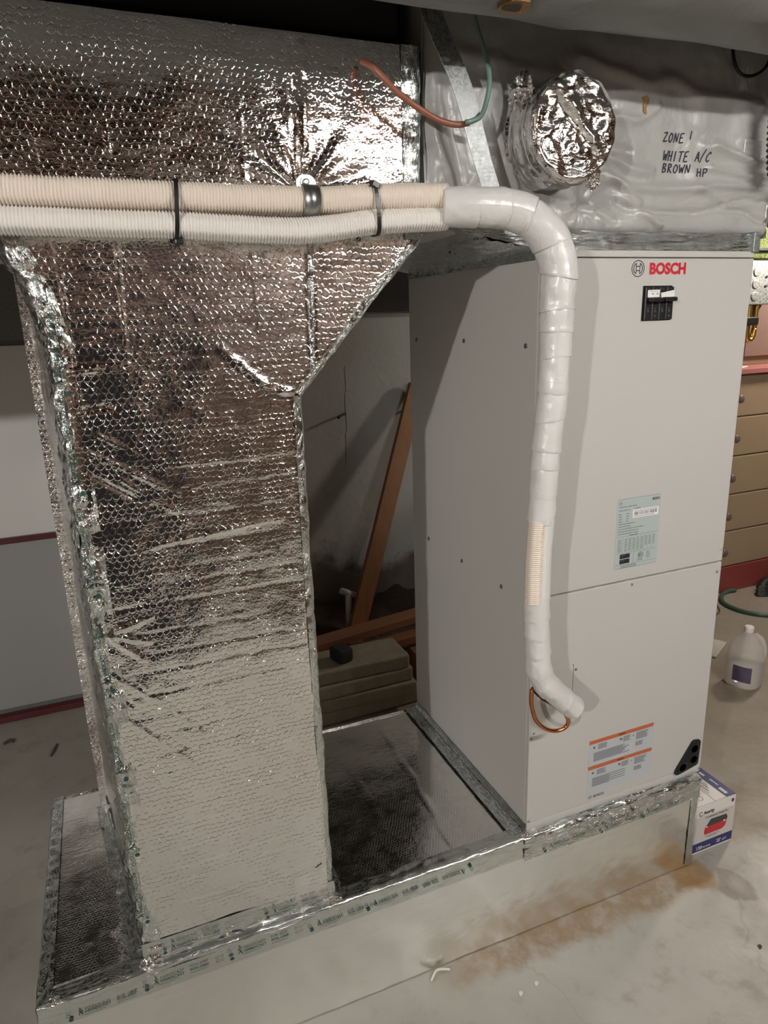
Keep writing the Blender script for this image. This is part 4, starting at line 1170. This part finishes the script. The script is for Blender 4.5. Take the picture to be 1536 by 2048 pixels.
ft('120', .016, .0150, .0165, 'boxwhite', .022, .0004); ft('VAC 60 Hz', .043, .0150, .0095, 'boxwhite', .034, .0002)
ft("22'", .102, .0170, .0165, 'boxwhite', .018, .0004); ft('LIFT', .126, .0170, .0105, 'boxwhite', .018, .0002)
# top of the carton
ux_, uy_ = (0, -1, 0), (1, 0, 0)      # reads from the right-hand side
zt = bh + .0006
def tp(name, parts, mat):
    v_, f_ = flat2(join(*parts), (bx0, by1, zt), (0, -1, 0), (1, 0, 0)); return mk(name, v_, f_, M[mat], ct)
dl_ = by1 - by0
tp('top_band', [rect(0, dl_, .128, cw)], 'boxblue')
L = [rect(.02, dl_, .0795, .0808), rect(dl_ - .0015, dl_ - .0005, 0, cw)]
for i, yy_ in enumerate((.088, .097, .108, .117)): L += greek(.01 + .02 * (i % 2), .125 - .012 * i, yy_, .0035 if i in (1, 2) else .002)
L += [ring2(.128, .045, .009, .0105, 20)]
v_, f_ = flat2(join(*L), (bx0, by1, zt + .0003), (0, -1, 0), (1, 0, 0)); mk('top_print', v_, f_, M['ink'], ct)
L = greek(.030, .050, .140, .010) + greek(.07, .105, .146, .005) + greek(.115, .145, .136, .012)
v_, f_ = flat2(join(*L), (bx0, by1, zt + .0006), (0, -1, 0), (1, 0, 0)); mk('top_band_print', v_, f_, M['boxwhite'], ct)

# ================================================================== WATER JUG
jx, jy = 1.665, .715
jg = thing('water_jug', 'cloudy plastic gallon jug of water with purple label on the concrete floor', 'jug', (jx, jy, 0))
def jug_prof(z):
    return float(np.interp(z, [0, .006, .012, .14, .17, .20, .225, .245, .258, .262, .285], [.058, .070, .075, .076, .073, .063, .047, .031, .021, .018, .018]))
zs = np.concatenate([np.linspace(0.001, .012, 4), np.linspace(.02, .17, 12), np.linspace(.178, .27, 16)])
seg = 48
def jshell(zs, off, handle=True):
    V = []
    for z in zs:
        r = jug_prof(z) - off
        for k in range(seg):
            a = 2 * math.pi * k / seg
            q = (abs(math.cos(a)) ** 3.2 + abs(math.sin(a)) ** 3.2) ** (-1 / 3.2) if z < .2 else 1 + ((abs(math.cos(a)) ** 3.2 + abs(math.sin(a)) ** 3.2) ** (-1 / 3.2) - 1) * max(0, 1 - (z - .2) / .04)
            q = 1 + (q - 1) * .7
            rr_ = r * q
            if handle:
                da = math.atan2(math.sin(a + .9), math.cos(a + .9))
                rr_ *= 1 - .34 * math.exp(-(da / .30) ** 2) * math.exp(-((z - .165) / .05) ** 2)
            V.append((jx + rr_ * math.cos(a + .35), jy + rr_ * math.sin(a + .35), z))
    Fc = []
    for i in range(len(zs) - 1):
        for k in range(seg):
            k2 = (k + 1) % seg
            Fc.append([i * seg + k, i * seg + k2, (i + 1) * seg + k2, (i + 1) * seg + k])
    Fc.append(list(range(seg))[::-1]); Fc.append([(len(zs) - 1) * seg + k for k in range(seg)])
    return np.array(V), Fc
mk('bottle', *jshell(zs, 0), M['jug'], jg, smooth=True)
mk('water', *jshell(np.concatenate([np.linspace(.003, .012, 4), np.linspace(.02, .095, 8)]), .0025, False), M['water'], jg, smooth=True)
ha = -.9 + .35
hp = [(jx + q * math.cos(ha), jy + q * math.sin(ha), z) for q, z in ((.030, .245), (.058, .222), (.072, .185), (.074, .150), (.066, .115))]
mk('handle', *tube(resample(hp, 30)[0], .0125, 14), M['jug'], jg, smooth=True)
mk('cap', *lathe([(.0195, .262), (.0205, .264), (.0205, .283), (.018, .287), (.010, .288)], jx, jy, 24), M['cap'], jg, smooth=False)
# label faces the viewer
lv = np.array([CAM.x - jx, CAM.y - jy, 0]); la = math.atan2(lv[1], lv[0]) - .12
V = []; nn = 12
for z in (.042, .118):
    for i in range(nn):
        a = la + (i / (nn - 1) - .5) * 1.0
        aa = a - .35
        q = 1 + ((abs(math.cos(aa)) ** 3.2 + abs(math.sin(aa)) ** 3.2) ** (-1 / 3.2) - 1) * .7
        r = jug_prof(.08) * q + .0012
        V.append((jx + r * math.cos(a), jy + r * math.sin(a), z))
mk('label', V, [[i, i + 1, nn + i + 1, nn + i] for i in range(nn - 1)], M['purple'], jg, smooth=True, label='dark purple picture label')

# tile scrap beside the jug
tag(mk('tile_scrap', *rot(box(1.70, 1.90, .98, 1.16, .001, .011, .002), (1.8, 1.05, 0), 'Z', .5), M['pvc']), 'small pale flat tile scrap lying on the floor left of the jug', 'tile')

# ================================================================== DRESSER AND THE CLUTTER ON IT
DXL, DXR, DYF, DYB = 1.75, 3.05, 1.55, 2.05
dr = thing('drawer_chest', 'tan chest of drawers with pink top and red plinth, right of the air handler', 'chest of drawers', ((DXL + DXR) / 2, 1.8, 0))
mk('carcass', *box(DXL, DXR, DYF + .02, DYB, .165, 1.318, .003), M['drawer'], dr)
zsd = [.168, .394, .621, .850, 1.078, 1.312]
for k in range(5):
    d_ = mk('drawer', *box(DXL + .004, DXR - .004, DYF, DYF + .0195, zsd[k] + .003, zsd[k + 1] - .003, .005), M['drawer'], dr)
    zc = (.269, .494, .725, .957, 1.183)[k]
    for kx in (2.412,):
        v_, f_ = tube([(kx, DYF, zc), (kx, DYF - .012, zc), (kx, DYF - .016, zc), (kx, DYF - .026, zc), (kx, DYF - .030, zc)], np.array([.010, .010, .022, .024, .014]), 20)
        mk('knob', v_, f_, M['knob'], d_, smooth=True)
mk('plinth', *box(DXL, DXR - .02, DYF - .004, DYB, .001, .165, .003), M['redbase'], dr)
mk('top', *box(DXL - .02, DXR + .02, DYF - .03, DYB, 1.319, 1.350, .004), M['pinktop'], dr)
tag(mk('paper_scrap', *rot(box(2.36, 2.50, 1.56, 1.64, 1.351, 1.356, .001, 1), (2.43, 1.6, 1.35), 'Z', .4), M['white']), 'white scrap lying on the front of the pink chest top', 'scrap')
cb = thing('cardboard_box', 'brownish-pink cardboard box with a line drawing on the pink chest top', 'box', (2.58, 1.85, 1.351))
mk('carton', *box(2.52, 2.90, 1.72, 1.98, 1.351, 1.66, .002, 1), M['tan'], cb)
mk('flap', *box(2.60, 2.92, 1.70, 1.712, 1.40, 1.70, .002, 1), M['cardboard'], cb)
def ribbon(pts, r=.0028):
    return tube([(x, 1.7185, z) for x, z in pts], r, 5)
mk('line_drawing', *join(ribbon([(2.53, 1.46), (2.58, 1.46), (2.59, 1.425), (2.53, 1.425), (2.53, 1.46)]), ribbon([(2.59, 1.44), (2.597, 1.455)]), ribbon([(2.525, 1.41), (2.58, 1.408), (2.596, 1.395)])), M['ink'], cb)
eb = thing('junction_box', 'galvanised steel junction box with round knockouts behind the cabinet corner', 'junction box', (2.55, 1.66, 1.69))
mk('enclosure', *box(2.36, 2.70, 1.62, 1.71, 1.69, 1.925, .004), M['galv'], eb)
for kx, kz in ((2.535, 1.865), (2.535, 1.800), (2.535, 1.735)):
    v_, f_ = tube([(kx, 1.6205, kz), (kx, 1.617, kz), (kx, 1.615, kz)], np.array([.025, .025, .021]), 22)
    mk('knockout', v_, f_, M['galv'], eb, smooth=False)
for kz in (1.84, 1.79):
    v_, f_ = tube([(2.615, 1.6205, kz), (2.615, 1.614, kz)], .007, 10); mk('screw', v_, f_, M['screw'], eb)
# post the box hangs on
tag(mk('wall_post', *box(2.40, 2.66, 1.725, 1.76, 1.351, 2.5, .003), M['tan']), 'tan board upright behind the junction box', 'board')
br_ = thing('brass_valve', 'brass valve with dark handle hanging below the junction box', 'valve', (2.53, 1.66, 1.50))
v_, f_ = tube(resample([(2.53, 1.64, 1.692), (2.53, 1.64, 1.64), (2.53, 1.64, 1.56), (2.545, 1.64, 1.50), (2.575, 1.64, 1.51), (2.585, 1.64, 1.56)], 40)[0], .015, 12)
mk('pipe', v_, f_, M['brass'], br_, smooth=True)
v_, f_ = tube(resample([(2.585, 1.64, 1.692), (2.585, 1.64, 1.62), (2.585, 1.64, 1.56)], 12)[0], .013, 12)
mk('pipe', v_, f_, M['brass'], br_, smooth=True)
mk('valve_handle', *box(2.47, 2.575, 1.605, 1.632, 1.58, 1.625, .006), M['blackplastic'], br_)
v_, f_ = box(2.50, 2.68, 1.64, 1.715, 1.945, 2.12, .02)
ib = mk('insulation_batt', *box(2.44, 2.80, 1.64, 1.72, 1.935, 2.10, .02), M['batt'], None)
tag(ib, 'tuft of yellow-green insulation above the galvanised junction box', 'insulation')
tag(mk('dark_slat', *box(2.50, 2.82, 1.615, 1.638, 1.975, 1.992, .002), M['blackplastic']), 'thin dark slat across the yellow-green insulation', 'slat')
# hose and sack on the floor by the plinth
hp3 = [(2.53, 1.525, .012), (2.46, 1.53, .012), (2.38, 1.49, .012), (2.315, 1.42, .012), (2.30, 1.33, .012), (2.33, 1.24, .012), (2.42, 1.16, .012), (2.62, 1.08, .012), (2.9, 1.07, .012)]
tag(mk('garden_hose', *tube(resample(hp3, 90)[0], .012, 12), M['hose'], None, smooth=True), 'green garden hose curled on the floor in front of the red plinth', 'hose')
n, m = 24, 40
a, b = np.meshgrid(np.linspace(0, np.pi / 2, n), np.linspace(0, 2 * np.pi, m), indexing='ij')
k_ = 1 + .18 * fbm(np.cos(b) * 2, np.sin(b) * 2 + a * 2, 161, 3)
Pq = np.stack([2.87 + .30 * k_ * np.sin(a) * np.cos(b), 1.42 + .10 * k_ * np.sin(a) * np.sin(b), .003 + .12 * k_ * np.cos(a)], -1)
tag(mk('black_sack', *gridmesh(Pq), M['blackcloth'], None, smooth=True), 'black plastic sack slumped on the floor by the red plinth', 'sack')
v_, f_ = tube(resample([(2.02, 1.22, .004), (2.08, 1.30, .004), (2.20, 1.34, .004), (2.27, 1.42, .004)], 30)[0], .003, 6)
tag(mk('thin_wire', v_, f_, M['debrisdark'], None, smooth=True), 'thin dark wire on the floor left of the green hose', 'wire')

# ================================================================== THE GAP BEHIND
# stack of concrete slabs
sl_lab = ['top concrete slab of the stack in the gap, with black block on it', 'second concrete slab from the top of the stack in the gap', 'third concrete slab from the top of the stack in the gap', 'lowest concrete slab, on the floor of the gap']
zz_ = .236
for k in range(4):
    h_ = .056
    x0, x1, y0, y1 = (-.42, .195, 1.20, 1.40), (-.42, .210, 1.19, 1.40), (-.42, .225, 1.185, 1.41), (-.42, .245, 1.20, 1.42)
    q = (x0, x1, y0, y1)[k]
    zt_ = .251 - k * .0625
    vf = rot(box(q[0], q[1], q[2], q[3], zt_ - .0605, zt_, .008), (0, 1.3, 0), 'Z', (-.02, .02, -.03, .03)[k])
    v = vf[0]; v += .004 * np.stack([noise(v[:, 0] * 9, v[:, 1] * 9, 170 + k), noise(v[:, 0] * 9, v[:, 1] * 9, 180 + k), v[:, 0] * 0], -1)
    tag(mk('concrete_slab', v, vf[1], M['slab'], None), sl_lab[k], 'slab', 'concrete slabs stacked in the gap')
blk = rot(box(-.128, -.052, 1.235, 1.325, .2515, .318, .016, 3), (-.09, 1.27, 0), 'Z', .25)
tag(mk('black_block', *blk, M['gap'], None), 'small black block on top of the concrete slab stack', 'block')
# planks lying behind the slabs
for k, (p0, p1, wd_, lab) in enumerate([((-.45, 1.46, .23), (.80, 1.62, .26), .09, 'upper reddish wooden plank lying across the gap behind the slabs'),
                                        ((-.45, 1.43, .17), (.80, 1.50, .20), .07, 'lower reddish wooden plank directly behind the concrete slabs')]):
    p0, p1 = np.array(p0), np.array(p1); d = p1 - p0; L_ = np.linalg.norm(d)
    vf = box(0, L_, -wd_ / 2, wd_ / 2, -.019, .019, .002, 1)
    R = np.array(Matrix.Rotation(math.atan2(d[1], d[0]), 3, 'Z') @ Matrix.Rotation(-math.asin(d[2] / L_), 3, 'Y'))
    tag(mk('wooden_plank', vf[0] @ R.T + p0, vf[1], M['plank'], None), lab, 'plank', 'planks in the gap')
# prop blocks under the planks
tag(mk('timber_block', *box(.30, .62, 1.36, 1.46, .001, .152, .004), M['plank'], None), 'dark timber block under the planks beside the cabinet', 'block')
tag(mk('timber_block', *box(-.45, -.20, 1.44, 1.52, .001, .148, .004), M['plank'], None), 'timber block under the planks behind the foil duct', 'block')
# leaning stud
p0, p1 = np.array((.16, 1.86, .01)), np.array((.72, 2.205, 1.32))
d = p1 - p0; L_ = np.linalg.norm(d); d /= L_
ax_x = np.array([1, 0, 0]) - d * d[0]; ax_x /= np.linalg.norm(ax_x); ax_y = np.cross(d, ax_x)
vf = box(-.045, .045, -.019, .019, 0, L_, .003, 1)
v = p0 + vf[0][:, :1] * ax_x + vf[0][:, 1:2] * ax_y + vf[0][:, 2:3] * d
tag(mk('leaning_stud', v, vf[1], M['stud'], None, loc=tuple(p0)), 'brown wooden stud leaning on the white wall behind the cabinet', 'stud')
# earth heap and pvc tee at the wall foot
n, m = 60, 26
X_, Y_ = np.meshgrid(np.linspace(-.4, 1.15, n), np.linspace(1.70, 2.248, m), indexing='ij')
Z_ = .003 + (.12 * sstep(1.70, 2.25, Y_) + .05 * sstep(1.75, 2.1, Y_) * fbm(X_ * 6, Y_ * 6, 191, 3)) * (sstep(-.4, -.2, X_) * (1 - sstep(1.0, 1.15, X_)))
tag(mk('earth_heap', *gridmesh(np.stack([X_, Y_, np.maximum(Z_, .002)], -1)), M['dirt'], None, smooth=True), 'dark earth heaped along the foot of the white back wall', 'earth', kind='stuff')
pv = thing('pvc_tee', 'white plastic pipe tee sticking up from the earth by the wall', 'pipe fitting', (.18, 1.95, .10))
v_, f_ = tube([(.135, 1.95, .292), (.222, 1.95, .248)], .017, 16); mk('cross_arm', v_, f_, M['pvc'], pv, smooth=True)
v_, f_ = tube([(.178, 1.95, .268), (.176, 1.95, .215), (.172, 1.95, .155), (.17, 1.95, .06)], np.array([.017, .017, .0135, .0135]), 16); mk('stem', v_, f_, M['pvc'], pv, smooth=True)
# nails in the back wall
for p0, p1, lab in [((.31, 2.249, 1.185), (.250, 2.19, 1.176), 'dark bent tie sticking out of the white wall beside the foil duct'), ((.70, 2.249, 1.19), (.650, 2.19, 1.176), 'dark tie sticking out of the white wall near the cabinet edge')]:
    v_, f_ = tube(resample([p0, ((p0[0] + p1[0]) / 2, (p0[1] + p1[1]) / 2, p0[2]), p1], 10)[0], .007, 8)
    tag(mk('wall_tie', v_, f_, M['tie'], None), lab, 'wall tie')
# scraps on the floor
def scrap(name, pts, r, mat, lab, cat='scrap'):
    v_, f_ = tube(resample(pts, 24)[0], r, 6); tag(mk(name, v_, f_, M[mat], None, smooth=True), lab, cat)
scrap('paper_curl', [(-.315, -.050, .003), (-.292, -.034, .010), (-.270, -.034, .005), (-.255, -.040, .003)], .0032, 'debris', 'small pale paper curl at the bottom edge of the foil box')
scrap('twig', [(-1.29, 1.47, .004), (-1.28, 1.50, .008), (-1.27, 1.55, .004)], .004, 'debrisdark', 'dark twig on the floor left of the foil duct')
scrap('leaf_scrap', [(-1.48, 1.65, .004), (-1.455, 1.66, .009), (-1.44, 1.65, .004)], .006, 'debrisdark', 'dark curled scrap on the floor near the red baseboard')
for k, (x, y, lab) in enumerate([(-.127, -.179, 'pale paint chip on the floor, nearest the bottom of the picture'), (-.075, -.172, 'pale paint chip on the floor just right of the nearest one'), (.539, -.325, 'dark chip on the open floor at lower right')]):
    q = rounded([(0, 0), (.012, .003), (.014, .011), (.004, .013)], .003, 3)
    tag(mk('paint_chip', *prism(q, (x, y, .001), (1, 0, 0), (0, 1, 0), (0, 0, 1), .002), M['debris' if k < 2 else 'debrisdark'], None), lab, 'paint chip')

# ================================================================== ADDED SILHOUETTE BEHIND THE VIEWER (seen in the foil)
lk = thing('viewer_silhouette', 'added dark locker standing behind the viewer, mirrored in the foil', 'silhouette', (-.9, -2.6, 0))  # dark block added to stand for the viewer's own mirrored figure
mk('body', *box(-1.22, -.60, -2.85, -2.42, .001, 1.82, .006), M['navy'], lk)
mk('door', *box(-1.20, -.62, -2.419, -2.40, .05, 1.78, .004), M['navy'], lk)  # front slab of the added block

# ================================================================== LAMPS
def bulb(cfg, name, label):
    x, y, z = cfg['loc']
    t_ = thing(name, label, 'lamp', (x, y, z))
    mk('socket', *lathe([(.02, z + .05), (.03, z + .055), (.035, z + .085), (.055, z + .10), (.055, z + .112)], x, y, 20), M['porcelain'], t_)
    mk('drop_rod', *cyl((x, y, z + .112), (x, y, ZC - .001), .006, 8), M['screw'], t_)
    L = bpy.data.lights.new('bulb', 'POINT'); L.energy = cfg['watt']; L.color = cfg['col']; L.shadow_soft_size = cfg['rad']
    o = bpy.data.objects.new('bulb', L); C.objects.link(o); o.parent = t_
bulb(BULB_LEFT, 'ceiling_bulb', 'bare bulb hanging from the joists left of the viewer')
bulb(BULB_BACK, 'ceiling_bulb', 'bare bulb hanging at the far right of the room')
tx, ty, tz = TUBE['loc']; tl = TUBE['length'] / 2
sl_ = thing('shop_light', 'two-tube shop light hanging from the joists behind the viewer', 'lamp', (tx, ty, tz))
mk('housing', *box(tx - tl - .02, tx + tl + .02, ty - .05, ty + .05, tz + .03, tz + .07, .004), M['porcelain'], sl_)
em = NT('lit_tube')
em.set((1, 1, 1), .5)
em.b.inputs['Emission Color'].default_value = (*TUBE['col'], 1); em.b.inputs['Emission Strength'].default_value = TUBE['strength']
for dy_ in (-.03, .03):
    v_, f_ = tube([(tx - tl, ty + dy_, tz), (tx + tl, ty + dy_, tz)], .013, 14)
    mk('tube_lamp', v_, f_, em.m, sl_, smooth=True)
for sx_ in (-1, 1):
    mk('chain', *cyl((tx + sx_ * .5, ty, tz + .07), (tx + sx_ * .5, ty, ZC - .001), .003, 6), M['screw'], sl_)
for o in bpy.data.objects:
    if o.name.split('.')[0] in ('breaker_mark', 'sticker_print', 'label_print', 'badge_print', 'barcode', 'warning_print', 'top_print', 'top_band_print', 'caption_print', 'label_badge', 'handwriting', 'pump_fitting', 'warning_lettering'):
        o['kind'] = 'stuff'
